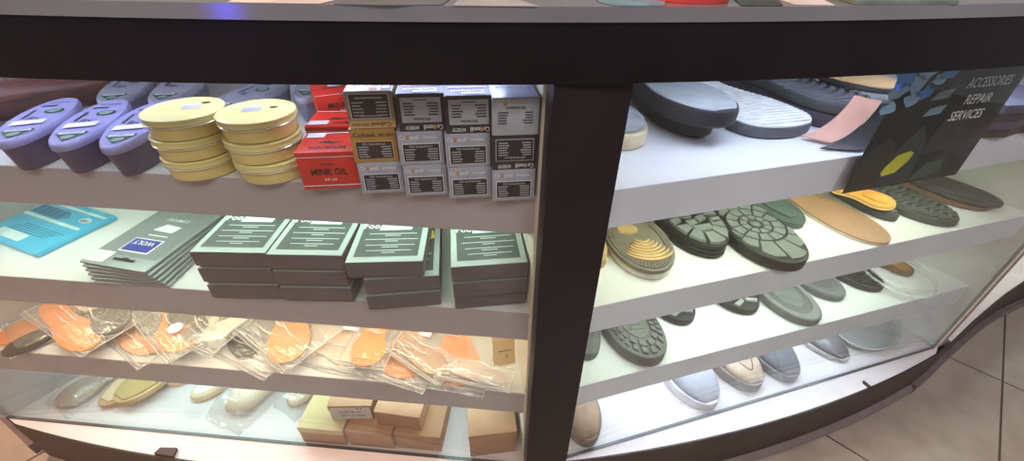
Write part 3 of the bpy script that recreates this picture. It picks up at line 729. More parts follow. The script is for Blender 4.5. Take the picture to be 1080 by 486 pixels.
class Tread:
    def __init__(s, L_, Wd, side=1, toe=2.3, margin=.006, z0=0, h=.003, curl=0, o=None):
        s.L, s.W, s.s, s.toe, s.mg, s.z0, s.h, s.curl = L_, Wd, side, toe, margin, z0, h, curl
        s.o = inset(outline(L_, Wd, side, toe), margin); s.m = MB()
    def zc(s, y): return s.curl * max(0, (.28 - y / s.L) / .28) ** 2
    def ts(s, t, u):
        y = s.mg + t * (s.L - 2 * s.mg); tt = y / s.L
        return (cen_at(tt, s.W, s.s) + u * max(0.0005, hw_at(tt, s.W, s.toe) - s.mg), y)
    def polar(s, c, th, rho):
        d = (math.cos(th), math.sin(th)); best = 1
        o = s.o; n = len(o)
        for i in range(n):
            a, b = o[i], o[(i + 1) % n]; ex, ey = b[0] - a[0], b[1] - a[1]
            den = d[0] * ey - d[1] * ex
            if abs(den) < 1e-12: continue
            t = ((a[0] - c[0]) * ey - (a[1] - c[1]) * ex) / den; u = ((a[0] - c[0]) * d[1] - (a[1] - c[1]) * d[0]) / den
            if t > 0 and -1e-6 <= u <= 1 + 1e-6: best = t if best == 1 else min(best, t)
        return best, d
    def lug(s, pts, shrink=.10, h=None, mi=0):
        h = h or s.h; n = len(pts); cx = sum(p[0] for p in pts) / n; cy = sum(p[1] for p in pts) / n
        a = [(p[0], p[1], s.z0 + s.zc(p[1]) - .0004) for p in pts]
        b = [(cx + (p[0] - cx) * (1 - shrink), cy + (p[1] - cy) * (1 - shrink), s.z0 + h + s.zc(p[1])) for p in pts]
        s.m.rings([a, b], mi, (False, True))
    def cell_ts(s, t0, t1, u0, u1, n=4, **k):
        p = [s.ts(t0 + (t1 - t0) * i / n, u1) for i in range(n + 1)] + [s.ts(t1 - (t1 - t0) * i / n, u0) for i in range(n + 1)]
        s.lug(p, **k)
    def cell_po(s, c, a0, a1, r0, r1, n=4, rel=True, lim=None, **k):
        def P(a, r):
            m_, d = s.polar(c, a, r)
            rr = r * m_ if rel else min(r, m_)
            if lim: rr = min(rr, lim)
            return (c[0] + d[0] * rr, c[1] + d[1] * rr)
        s.lug([P(a0 + (a1 - a0) * i / n, r1) for i in range(n + 1)] + [P(a1 - (a1 - a0) * i / n, r0) for i in range(n + 1)], **k)
    def done(s, name, M, parent): return s.m.build(name, M, parent, smooth=25)

rub = lambda n, c, r=.55: mat('rubber_' + n, c, r, var=.06, scale=50, bump=.12, bscale=600)
def sole(name, label, uv, z, ang, Wd, L_, h, m_side_, m_top, pattern, group, side=1, toe=2.3, curl=.0, cat='shoe sole', dz=0, layers=None, tilt=None, edge=.002):
    q = W(uv[0], uv[1], z + dz)
    t = thing(name, label, cat, (q.x, q.y, z + dz), R(ang), group, tilt)
    o = outline(L_, Wd, side, toe)
    if layers:
        zz = 0
        for nm_, hh, M_, ins in layers:
            b_ = sole_body(inset(o, ins), hh, curl, L_, min(edge, hh * .3)); b_.xf(Matrix.Translation((0, 0, zz))); b_.build(nm_, M_, t, smooth=35); zz += hh
    else:
        sole_body(o, h, curl, L_, edge).build('sole_body', m_side_, t, smooth=35)
    if pattern: pattern(t, L_, Wd, h, side, toe, curl, m_top)
    return t

def pat_radial(t, L_, Wd, h, side, toe, curl, M_):
    T = Tread(L_, Wd, side, toe, .004, h, .0036, curl); c = (cen_at(.33, Wd, side), L_ * .33)
    T.cell_po(c, 0, 2 * pi, 0.006, .0078, n=30, rel=False, shrink=0)
    n = 24; ring = [(c[0] + .0055 * math.cos(2 * pi * i / n), c[1] + .0055 * math.sin(2 * pi * i / n)) for i in range(n)]; T.lug(ring)
    for k in range(9):
        a0 = k * 2 * pi / 9 + .2; g = .06
        T.cell_po(c, a0 + g, a0 + 2 * pi / 9 - g, .013, .024, rel=False, shrink=.06)
    for k in range(12):
        a0 = k * 2 * pi / 12; g = .035
        T.cell_po(c, a0 + g, a0 + 2 * pi / 12 - g, .027, .044, rel=False, shrink=.05)
    for k in range(14):
        a0 = k * 2 * pi / 14 + .1; g = .02
        m0, _ = T.polar(c, a0 + .22, 1)
        if m0 > .052: T.cell_po(c, a0 + g, a0 + 2 * pi / 14 - g, .047, .098 if m0 > .1 else m0 - .0004, rel=False, shrink=.04)
    for i in range(4):
        for u in (-1, 0):
            T.cell_ts(.70 + i * .07, .76 + i * .07, u + .04, u + .96)
    T.done('tread', M_, t)
def pat_lugs(t, L_, Wd, h, side, toe, curl, M_):
    T = Tread(L_, Wd, side, toe, .003, h, .004, curl)
    rows = 13
    for i in range(5):                                        # fan of blocks round the toe
        a0 = pi + i * pi / 5; c = (cen_at(.22, Wd, side), L_ * .20)
        T.cell_po(c, a0 + .05, a0 + pi / 5 - .05, .50, 1.0, shrink=.05)
    T.cell_ts(.115, .17, -.42, .42)
    for i in range(rows):
        t0 = .20 + i * .060
        if t0 > .93: break
        k = .018 * (1 if i % 2 else -1)
        for (u0, u1, d) in ((-1, -.58, .016), (-.46, -.05, -.010), (.05, .46, .012), (.58, 1, -.014)):
            p = [T.ts(t0 + d + k, u0), T.ts(t0 + d * 1.6, u1), T.ts(t0 + .040 + d * 1.6, u1), T.ts(t0 + .040 + d + k * .5, u0)]
            T.lug(p[::-1], shrink=.06)
    T.done('tread', M_, t)
def pat_ring(t, L_, Wd, h, side, toe, curl, M_):
    T = Tread(L_, Wd, side, toe, .007, h, .0042, curl); c = (cen_at(.3, Wd, side), L_ * .30)
    for r0, r1, n, ph in ((.84, 1.0, 30, 0), (.64, .81, 22, .1)):
        for k in range(n):
            a0 = k * 2 * pi / n + ph; g = .075
            if math.sin(a0 + pi / n) > .75: continue
            T.cell_po(c, a0 + g * .6, a0 + 2 * pi / n - g * .6, r0, r1, n=2, shrink=.08)
    oo = [(c[0] + .023 * math.cos(2 * pi * i / 28), c[1] - .004 + .040 * math.sin(2 * pi * i / 28)) for i in range(28)]
    T.lug(oo, shrink=.05, h=.002)
    for i in range(5):
        y = c[1] - .022 + i * .010; T.z0 = h + .0018; T.lug([(c[0] - .014, y), (c[0] + .010, y - .005), (c[0] + .014, y + .001), (c[0] - .010, y + .006)], h=.0016)
    T.z0 = h
    for i in range(5):
        for u in (-1, -.3, .35): T.cell_ts(.64 + i * .065, .695 + i * .065, u + .03, u + .6)
    T.done('tread', M_, t)
def pat_swirl(t, L_, Wd, h, side, toe, curl, M_):
    grey, tan = M_
    T = Tread(L_, Wd, side, toe, .004, h, .0018, curl)
    c = (cen_at(.26, Wd, side), L_ * .25)
    for k in range(84):                                        # fine knurled rim
        a0 = k * 2 * pi / 84
        if math.sin(a0) > .8: continue
        T.cell_po(c, a0 + .008, a0 + 2 * pi / 84 - .008, .78, 1.0, n=1, shrink=.1)
    for i in range(16):                                        # sweeping ribs towards the waist
        T.cell_ts(.42 + i * .034, .42 + i * .034 + .024, -.98, .98, n=4, shrink=.03)
    T.done('tread', grey, t)
    T2 = Tread(L_, Wd, side, toe, .015, h, .0034, curl)
    for i in range(7):                                         # crescents opening towards the waist
        rr_ = .014 + .0068 * i; cx, cy = c[0] + .004, L_ * .285; sp = .95 - .03 * i
        pts = []
        for s_ in (0, 1):
            row = []
            for j in range(15):
                u_ = -1 + 2 * j / 14; a = -pi / 2 + u_ * sp; r2 = rr_ + (.0052 * (1 - u_ * u_) ** .6 + .0004 if s_ else 0)
                row.append((cx + r2 * math.cos(a) * .95, cy + r2 * math.sin(a)))
            pts += row if s_ == 0 else row[::-1]
        T2.lug(pts[::-1], shrink=.02)
    n = 26
    T2.lug([(c[0] - .010 + .017 * math.cos(2 * pi * i / n), L_ * .355 + .012 * math.sin(2 * pi * i / n)) for i in range(n)], shrink=.08)
    T2.done('tan_insert', tan, t)
def pat_ripple(n, u=1.0, wob=.012):
    def f(t, L_, Wd, h, side, toe, curl, M_):
        T = Tread(L_, Wd, side, toe, .004, h, .0028, curl); st = .96 / n
        for i in range(n):
            t0 = .02 + i * st
            pts = [T.ts(min(.99, max(.004, t0 + wob * math.sin(j * 1.7 + i))), -u + 2 * u * j / 8) for j in range(9)] + [T.ts(min(.995, max(.006, t0 + st * .62 + wob * math.sin(j * 1.7 + i))), -u + 2 * u * j / 8) for j in range(8, -1, -1)]
            T.lug(pts[::-1], shrink=.03)
        T.done('tread', M_, t)
    return f
def pat_arcs(t, L_, Wd, h, side, toe, curl, M_):
    T = Tread(L_, Wd, side, toe, .003, h, .0022, curl)
    for i in range(17):
        t0 = .02 + i * .056; bow = .09
        pts = [T.ts(min(.995, max(.003, t0 + bow * (j / 8 - .5) ** 2 * 4)), -1 + 2 * j / 8) for j in range(9)] + [T.ts(min(.997, max(.004, t0 + .030 + bow * (j / 8 - .5) ** 2 * 4)), -1 + 2 * j / 8) for j in range(8, -1, -1)]
        T.lug(pts[::-1], shrink=.02)
    T.done('tread', M_, t)
def pat_pad(frac=.62, mar=.008, hh=.0022, nm_='raised_pad'):
    def f(t, L_, Wd, h, side, toe, curl, M_):
        T = Tread(L_, Wd, side, toe, mar, h, hh, curl)
        pts = [T.ts(.004 + frac * (1 - math.cos(pi * i / 24)) / 2, 1) for i in range(25)]; pts += [T.ts(.004 + frac * (1 - math.cos(pi * i / 24)) / 2, -1) for i in range(23, 0, -1)]
        T.lug(pts, shrink=.02, h=hh)
        T.done(nm_, M_, t)
    return f
def pat_cross(t, L_, Wd, h, side, toe, curl, M_):
    T = Tread(L_, Wd, side, toe, .006, h, .003, curl)
    for i in range(16):
        t0 = .03 + i * .058
        for u0, u1 in ((-.95, -.1), (.1, .95)):
            s_ = 1 if u0 < 0 else -1
            p = [T.ts(t0 + .03 * (s_ < 0), u0), T.ts(t0 + .03 * (s_ > 0), u1), T.ts(min(.99, t0 + .03 * (s_ > 0) + .03), u1), T.ts(min(.99, t0 + .03 * (s_ < 0) + .03), u0)]
            T.lug(p[::-1], shrink=.1)
    T.done('tread', M_, t)
def pat_contour(t, L_, Wd, h, side, toe, curl, M_):
    m1, m2 = M_
    T = Tread(L_, Wd, side, toe, .003, h, .0012, curl); c = (cen_at(.28, Wd, side), L_ * .28)
    for k in range(60):
        a0 = k * 2 * pi / 60; T.cell_po(c, a0, a0 + 2 * pi / 60, .80, 1.0, n=1, shrink=.0)
    T.done('speckled_rim', m1, t)
    T = Tread(L_, Wd, side, toe, .018, h, .0016, curl)
    n = 36; T.lug([(c[0] + .024 * math.cos(2 * pi * i / n), c[1] + .045 * math.sin(2 * pi * i / n)) for i in range(n)], shrink=.05)
    for i in range(4): T.cell_ts(.55 + i * .09, .62 + i * .09, -.9, .9)
    T.done('centre_pad', m2, t)

k_blk, k_blk2 = rub('black', (36, 36, 39)), rub('charcoal', (66, 69, 68))
k_grn, k_gtop = rub('dark_green_black', (26, 30, 28)), rub('green_grey', (114, 119, 115))
k_tan, k_beige = rub('tan', (184, 150, 104)), rub('beige', (226, 208, 168))
k_gry, k_lgry = rub('grey', (96, 96, 97)), rub('light_grey', (164, 168, 166))
k_wht = rub('white', (236, 236, 230))
k_brn, k_orange = rub('brown', (112, 84, 62)), rub('orange', (226, 158, 70))
k_mid = rub('slate', (92, 92, 98)); k_plum = rub('plum_black', (62, 54, 62))
leather = mat('insole_leather', (176, 136, 104), .6, var=.08, scale=14, col2=(160, 120, 92))
G1, G2, G3, G4 = 'soles on the top shelf of the right bay', 'soles on the second shelf of the right bay', 'soles on the third shelf of the right bay', 'shoe bottoms on the floor of the right bay'

# top shelf
sole('rubber_sole', 'grey sole with pale beige rim peeking from behind the dark post, top shelf', (664, 159), Z1, 14, .092, .27, .024, None, k_lgry, pat_ripple(9, .98, .004), G1, -1, layers=[('beige_rim', .020, k_beige, 0), ('grey_face', .006, k_lgry, .006)])
sole('rubber_sole', 'lower dark sole under the grey sole nearest the post, top shelf', (741, 147), Z1, 15, .078, .28, .024, k_blk, None, None, G1, 1, edge=.006)
sole('rubber_sole', 'grey smooth sole with dark edge stacked on a dark sole, top shelf', (764, 137), Z1, 21, .104, .28, .024, k_blk, k_lgry, pat_pad(.62, .006, .0016, 'grey_pad'), G1, 1, dz=.0252, edge=.006)
sole('rubber_sole', 'white grooved sole with dark edge in the middle of the top shelf', (831, 146), Z1, 16, .120, .28, .018, None, k_wht, pat_ripple(28, 1.0, 0), G1, -1, toe=5.5, layers=[('dark_edge', .015, k_mid, 0), ('white_face', .003, k_wht, .0015)])
sole('rubber_sole', 'plum black sole lying flat behind the white grooved sole', (905, 139), Z1, 18, .11, .28, .018, k_plum, None, None, G1, 1)
sole('rubber_sole', 'dark sole with fine curved ridges on top of the plum black sole', (918, 124), Z1, 24, .105, .28, .014, k_blk2, rub('ridge_grey', (96, 98, 102)), pat_arcs, G1, 1, dz=.0185)
sole('leather_sole', 'tan leather sole with dark edge at the back beside the blue poster edge', (950, 100), Z1, 24, .10, .27, .010, None, None, None, G1, 1, dz=.036, layers=[('dark_edge', .007, k_blk, 0), ('tan_face', .003, mat('leather_tan', (206, 168, 116), .5, var=.05), .004)])

# bent leather samples against the glass
def bent_sheet(name, label, pts, wdir, wid, th, M_, cat):
    """pts: spine points, wdir: direction across"""
    t = thing(name, label, cat, pts[0], 0); o0 = Vector(pts[0]); m_ = MB(); rg = []
    for i, p in enumerate(pts):
        p = Vector(p) - o0; k = i / (len(pts) - 1); w2 = wid[0] + (wid[1] - wid[0]) * k
        a = Vector(pts[max(0, i - 1)]); b = Vector(pts[min(len(pts) - 1, i + 1)]); tg = (b - a).normalized(); n_ = tg.cross(wdir).normalized() * th
        rg.append([p, p + wdir * w2, p + wdir * w2 + n_, p + n_])
    m_.rings(rg).build('leather_sheet', M_, t, smooth=40)
    return t
def bez(a, b, c, n=14): return [((1 - t) ** 2) * Vector(a) + 2 * t * (1 - t) * Vector(b) + t * t * Vector(c) for t in [i / n for i in range(n + 1)]]
q0 = W(853, 146, Z1 + .006) + NR * .012; q2 = W(912, 104, Z1 + .056) + NR * .014; q1 = (q0 + q2) / 2 + Vector((.01, -.004, -.016))
bent_sheet('leather_strip', 'flesh pink leather strip curling up beside the poster', bez(q0, q1, q2), (W(886, 153, Z1 + .004) - q0).normalized(), (.034, .030), .002, mat('leather_flesh', (214, 160, 136), .55, var=.05, scale=40), 'leather strip')
q0 = W(868, 157, Z1 + .003) + NR * .004; q2 = W(938, 112, Z1 + .05) + NR * .012; q1 = (q0 + q2) / 2 + Vector((.01, -.004, -.016))
bent_sheet('leather_strip', 'dark grey leather strip under the poster beside the pink strip', bez(q0, q1, q2), (W(905, 160, Z1 + .003) + NR * .006 - q0).normalized(), (.045, .04), .002, mat('leather_dark', (46, 48, 50), .5, var=.1, scale=40), 'leather strip')

# poster hanging inside the glass
o_p = gR + .0085
def PP(u, v): return WF(u, v, NR, o_p)
t_ = PP(890, 198); p00 = PP(892, 198); p10 = PP(1006, 187)
s0, s1 = p00.dot(DR), p10.dot(DR)
zb = (p00.z + p10.z) / 2 - .002; zt = HB + .012
t = thing('poster', 'dark shop poster with blue pattern and yellow octagon hung inside the glass', 'poster', (NR * o_p) + DR * s0 + Vector((0, 0, zb)), aR)
Wp, Hp = s1 - s0, zt - zb
m_post_ = bpy.data.materials.new('poster_print'); m_post_.use_nodes = True; nt = m_post_.node_tree; b = nt.nodes['Principled BSDF']; b.inputs['Roughness'].default_value = .6; b.inputs['Specular IOR Level'].default_value = .2
tc = nt.nodes.new('ShaderNodeTexCoord'); nz = nt.nodes.new('ShaderNodeTexNoise'); nz.inputs['Scale'].default_value = 22; nz.inputs['Detail'].default_value = 5; nz.inputs['Distortion'].default_value = .8
rp = nt.nodes.new('ShaderNodeValToRGB'); els = rp.color_ramp.elements
els[0].position = .30; els[0].color = rgb(10, 11, 15); els[1].position = .75; els[1].color = rgb(66, 70, 68)
e = els.new(.5); e.color = rgb(27, 34, 36)
nt.links.new(tc.outputs['Object'], nz.inputs['Vector']); nt.links.new(nz.outputs['Fac'], rp.inputs['Fac']); nt.links.new(rp.outputs['Color'], b.inputs['Base Color'])
MB().box(0, Wp, 0, .0012, 0, Hp).build('paper', m_post_, t, smooth=0)
P = Print(); r = random.Random(5)
P.poly([(.055 * 1, 0.002), (.110, .002), (.100, .062), (.078, .085), (.05, .05)], 3)
P.poly([(0, 0), (.055, .0), (.05, .06), (.03, .075), (0, .05)], 4); P.poly([(.11, .004), (.165, .012), (.155, .03), (.125, .028)], 5); P.poly([(.10, .04), (.16, .05), (.15, .085), (.11, .09)], 4)
cx, cy = .068, .034
P.poly([(cx - .020, cy - .012), (cx - .014, cy - .016), (cx + .006, cy - .013), (cx + .019, cy + .002), (cx + .021, cy + .013), (cx + .013, cy + .017), (cx - .006, cy + .013), (cx - .018, cy - .002)], 0, E_)
def pxy(u, v): q = PP(u, v); return (q.dot(DR) - s0, q.z - zb)
for (u, v, a, b_) in ((955, 80, .013, .010), (968, 88, .012, .008), (978, 76, .012, .006), (948, 96, .010, .008), (962, 104, .012, .007), (975, 98, .010, .006), (938, 114, .010, .006), (990, 84, .008, .005)):
    x, y = pxy(u, v); pts = []
    for i in range(11):
        g = r.uniform(.85, 1.6); pts.append((x + a * g * math.cos(2 * pi * i / 11), y + b_ * g * math.sin(2 * pi * i / 11)))
    P.poly(pts, 1 if (u + v) % 2 else 2, E_)
for (u, v) in ((1000, 78), (994, 100), (985, 117)):
    x, y = pxy(u, v); P.poly([(x - .016, y - .006), (x + .012, y - .004), (x + .016, y + .007), (x - .01, y + .004)], 1 if v < 90 else 6, E_)
for txt, u, v, w_t in (('ACCESSORIES', 1044, 86, .076), ('REPAIR', 1031, 104, .046), ('SERVICES', 1018, 121, .058)):
    x, y = pxy(u, v); P.text(txt, x, y, .017, 7, 2 * E_, w=w_t)
P.build('poster_print', [mat('poster_yellow', (206, 204, 50), .4), mat('poster_blue', (84, 150, 250), .5), mat('poster_sky', (160, 206, 255), .5), mat('poster_teal', (28, 48, 54), .4), mat('poster_dark', (30, 32, 34), .4),
         mat('poster_green', (48, 80, 72), .4), mat('poster_steel', (128, 156, 180), .4), mat('poster_text', (222, 226, 232), .5)], t, face_front(-E_))

# dark goods at the right end of the top shelf
def folded_bag(label, loc, rotz):
    t = thing('folded_leather', label, 'folded leather', loc, rotz)
    r = random.Random(11)
    for k in range(4):
        pts = [(-.07 + r.uniform(-.01, .01), -.02 - .004 * k), (-.02, -.032 + r.uniform(-.006, .006)), (.02, -.024), (.055, -.036 + r.uniform(-.005, .005)), (.075, -.01), (.07, .09), (-.06, .10)]
        MB().prism(pts, k * .0125, k * .0125 + .0115).build('leather_fold', mat('leather_wine', (62, 46, 52), .5, var=.12, scale=30) if k % 2 == 0 else mat('leather_lilac_highlight', (84, 76, 104), .5, var=.1), t, smooth=0)  # lavender highlights on the dark leather painted as colour of alternate folds
    return t
q = W(1065, 150, Z1); folded_bag('dark folded leather pile at the far end of the top shelf beside the poster', (q.x + .02, q.y + .045, Z1), aR)

# second shelf
sole('rubber_sole', 'tan sole edge just showing beside the dark post, second shelf', (622, 286), Z2, 10.7, .062, .27, .016, k_tan, None, None, G2, -1)
sole('rubber_sole', 'grey sole with tan striped insert and oval, second shelf next to the post', (690, 296), Z2, 6, .098, .28, .018, None, (rub('swirl_grey', (116, 108, 96)), rub('swirl_tan', (192, 158, 108))), pat_swirl, G2, -1, layers=[('cream_midsole', .010, rub('cream', (212, 204, 184)), .0015), ('grey_sole', .008, rub('swirl_grey', (116, 108, 96)), 0)])
sole('rubber_sole', 'thick black lug sole with grey green blocks, second shelf', (755, 273), Z2, 15.5, .092, .29, .026, None, k_gtop, pat_lugs, G2, 1, layers=[('midsole', .008, k_grn, 0), ('midsole', .008, k_grn, .0012), ('outsole', .008, k_grn, 0)])
sole('rubber_sole', 'large round toed sole with ring and radial tread blocks, second shelf', (838, 287), Z2, 14.5, .108, .29, .018, k_grn, k_gtop, pat_radial, G2, 1)
sole('rubber_sole', 'smoky teal translucent sole behind the ring tread sole', (842, 242), Z2, 13, .074, .26, .012, mat('teal_gel', (80, 94, 92), .25, var=.08), rub('teal', (84, 99, 96)), pat_pad(.42, .016, .003), G2, -1)
sole('insole', 'plain brown leather insole hanging slightly over the second shelf edge', (934, 259), Z2, 19, .090, .28, .0055, None, None, None, G2, -1, cat='insole', layers=[('cream_backing', .0028, rub('cream', (212, 204, 184)), .0), ('leather_face', .0030, leather, .0004)], edge=.0008)
sole('heel_pad', 'orange heel pad lying on the brown insole near the poster', (944, 219), Z2, 48, .062, .10, .007, None, k_orange, pat_pad(.5, .014, .003), G2, 1, cat='heel pad', dz=.020, layers=[('pale_edge', .003, rub('peach', (226, 190, 130)), 0), ('orange_face', .004, k_orange, .001)])
sole('rubber_sole', 'small dark sole under the orange heel pad', (944, 234), Z2, 20, .052, .24, .012, k_blk2, k_gry, pat_ripple(20), G2, 1)
sole('rubber_sole', 'dark crinkled rubber sole next to the orange heel pad', (1006, 239), Z2, 25, .096, .28, .012, k_blk2, rub('moss_grey', (76, 81, 76)), pat_ripple(24, 1, .012), G2, 1)
sole('rubber_sole', 'brown edged sole under the black flat sole, second shelf end', (1042, 222), Z2, 34, .085, .27, .007, k_brn, None, None, G2, -1)
sole('rubber_sole', 'black flat sole with stepped pad at the far end of the second shelf', (1056, 219), Z2, 36, .085, .27, .008, k_blk2, k_blk2, pat_pad(.5, .010, .0025), G2, 1, dz=.0075)

# third shelf
sole('rubber_sole', 'dark plain sole half hidden by the post, third shelf', (612, 382), Z3, 11, .068, .27, .018, k_gry, k_gry, pat_pad(.8, .012, .001), G3, -1)
sole('rubber_sole', 'grey sole with brick ring tread and oval centre, third shelf', (690, 387), Z3, 19, .098, .28, .024, k_gry, rub('ring_grey', (106, 108, 104)), pat_ring, G3, 1, edge=.004)
sole('rubber_sole', 'small black sole with pale cut tread next to the brick ring sole', (724, 344), Z3, 17, .085, .26, .016, k_blk, k_lgry, pat_cross, G3, 1, edge=.004)
sole('rubber_sole', 'black sole with white zigzag tread, third shelf', (792, 333), Z3, 17, .092, .27, .016, k_blk, k_lgry, pat_cross, G3, 1, edge=.004)
sole('rubber_sole', 'grey sole with speckled rim and outlined pad, middle of third shelf', (858, 344), Z3, 17, .095, .28, .014, k_gry, (rub('speckle', (128, 128, 130)), rub('pad_grey', (112, 116, 114))), pat_contour, G3, 1)
sole('rubber_sole', 'dark grey sole tucked behind the speckled rim sole', (886, 318), Z3, 20, .085, .26, .012, k_gry, (rub('speckle2', (108, 112, 116)), k_gry), pat_contour, G3, 1)
sole('rubber_sole', 'black crinkled sole on the third shelf beside the clear coil', (928, 308), Z3, 26, .085, .26, .012, k_blk, k_blk, pat_ripple(22, 1, .010), G3, 1)
sole('heel_pad', 'small brown heel pad behind the clear coil', (962, 288), Z3, 60, .05, .08, .010, k_brn, rub('amber', (168, 124, 62)), pat_pad(.6, .008, .003), G3, 1, cat='heel pad')
# clear welt coil
q = W(965, 312, Z3); t = thing('clear_welt_coil', 'coil of clear plastic welting leaning over the third shelf edge', 'plastic coil', (q.x, q.y - .0, Z3 + .0132), R(12))
gelm = clear('clear_gel', tint=(.90, .92, .90), ior=1.5, rough=.05, haze=.24)
for k in range(2):
    a_ = .058 - .004 * k; b_ = .070 - .005 * k
    MB().tube([(a_ * math.cos(2 * pi * i / 60) + .006 * k, b_ * math.sin(2 * pi * i / 60) + .012 + .004 * k, .004 + .0075 * k + .003 * math.sin(2 * pi * i / 60 + k)) for i in range(60)], .0028, 10, closed=True).build('welt_loop', gelm, t, smooth=80)

# floor of the right bay
def slip_shoe(label, uv, ang, Wd, L_, hs, hu, m_sole, m_up, m_trim, side=1, group=G4):
    q = W(uv[0], uv[1], Z4); t = thing('slip_on_shoe', label, 'shoe', (q.x, q.y, Z4), R(ang), group)
    o = outline(L_, Wd, side, 2.2)
    sole_body(o, hs, .0, L_, .002).build('sole', m_sole, t, smooth=35)
    # vamp: closed dome over the front part, open towards the heel
    def prof(t_): return hu * max(0, 1 - max(0, (.36 - t_) / .334) ** 2.2) ** .6
    n, mm = 26, 18; vs = []; fs = []; end = .50
    for i in range(n + 1):
        tt = .026 + (end - .026) * (i / n) ** 1.3
        for j in range(mm + 1):
            a = pi * j / mm; w2 = max(.0005, hw_at(tt, Wd, 2.2) - .0075); x = cen_at(tt, Wd, side) - w2 * math.copysign(abs(math.cos(a)) ** .75, math.cos(a)); z = hs - .001 + prof(tt) * math.sin(a) ** .62
            vs.append((x, tt * L_, z))
    for i in range(n):
        for j in range(mm): a = i * (mm + 1) + j; fs.append((a, a + 1, a + mm + 2, a + mm + 1))
    v_ = MB().add(vs, fs).build('vamp', m_up, t, smooth=60)
    so = v_.modifiers.new('thickness', 'SOLIDIFY'); so.thickness = .0022; so.offset = 1
    MB().rings([[(x, y, hs) for x, y in inset(o, .006)], [(x, y, hs + .003) for x, y in inset(o, .009)]]).build('footbed', mat('footbed_grey', (150, 146, 142), .7, var=.05), t)
    pts = []
    for i in range(41):
        tt = .024 + .46 * abs(1 - i / 20) ** 1.4; sg = -1 if i < 20 else 1
        pts.append((cen_at(tt, Wd, side) + sg * (hw_at(tt, Wd, 2.2) - .0072)*(0 if i == 20 else 1), tt * L_ + .001, hs + .0008))
    MB().tube(pts, .0016, 8).build('welt', m_trim, t, smooth=80)
    if 'stitched' in label:
        pts = []
        for i in range(31):
            s_ = -1 + 2 * i / 30; tt = .10 + .34 * abs(s_) ** 2.2
            x = cen_at(tt, Wd, side) + s_ * (hw_at(tt, Wd) - .004) * .72; a = math.acos(max(-1, min(1, abs(s_) * .72)))
            pts.append((x, tt * L_, hs - .001 + prof(tt) * math.sin(a) ** .62 + .0022))
        MB().tube(pts, .0014, 8).build('stitched_seam', m_trim, t, smooth=80)
    return t
slip_shoe('brown slip-on shoe toe beside the post on the case floor', (622, 476), 10, .078, .27, .024, .030, rub('brown_dark', (112, 90, 74)), mat('nubuck_brown', (158, 132, 108), .8, var=.06, scale=60), k_brn, -1)
slip_shoe('pale blue grey canvas slip-on with white sole on the case floor', (750, 432), 20, .100, .27, .020, .026, rub('off_white', (214, 208, 212)), mat('canvas_blue_grey', (156, 155, 162), .8, var=.05, scale=90, bump=.2, bscale=900), mat('welt_slate', (96, 100, 112), .6))
slip_shoe('beige stitched moccasin with grey brown sole between blue grey and charcoal shoes', (796, 414), 17, .094, .27, .024, .022, rub('mocc_grey', (128, 120, 114)), mat('suede_beige', (176, 154, 134), .8, var=.06, scale=60), mat('seam_brown', (120, 94, 74), .7))
slip_shoe('charcoal slip-on with plain toe beside the beige moccasin', (834, 404), 10, .090, .27, .020, .022, rub('char_sole', (112, 112, 116)), mat('felt_charcoal', (96, 96, 102), .85, var=.06, scale=80), k_gry)
slip_shoe('shiny dark grey pointed slipper with pale edge, end of the case floor', (893, 382), 26, .082, .27, .010, .020, rub('pale_edge', (168, 164, 160)), mat('satin_grey', (104, 102, 104), .28, var=.05), rub('pale_edge', (168, 164, 160)))
# grey translucent dish
q = W(948, 352, Z4); t = thing('plastic_tray', 'shallow oval translucent grey tray by the right end panel', 'tray', (q.x - .028, q.y + .040, Z4), R(-58))
pts = [(  .060 * math.cos(2 * pi * i / 48), .085 * math.sin(2 * pi * i / 48)) for i in range(48)]
rg = lambda k, z: [(x * k, y * k, z) for x, y in pts]
MB().rings([rg(.86, 0), rg(.92, .002), rg(1, .016), rg(1.015, .017), rg(1.0, .0185), rg(.975, .017), rg(.90, .004), rg(.86, .0032)]).build('dish', clear('smoke_plastic', tint=(.80, .82, .80), rough=.1, haze=.5, hazecol=(.52, .54, .52)), t, smooth=60)
MB().tube([(x * 1.005, y * 1.005, .0178) for x, y in pts], .0018, 8, closed=True).build('rim', mat('smoke_rim', (176, 178, 174), .25), t, smooth=80)

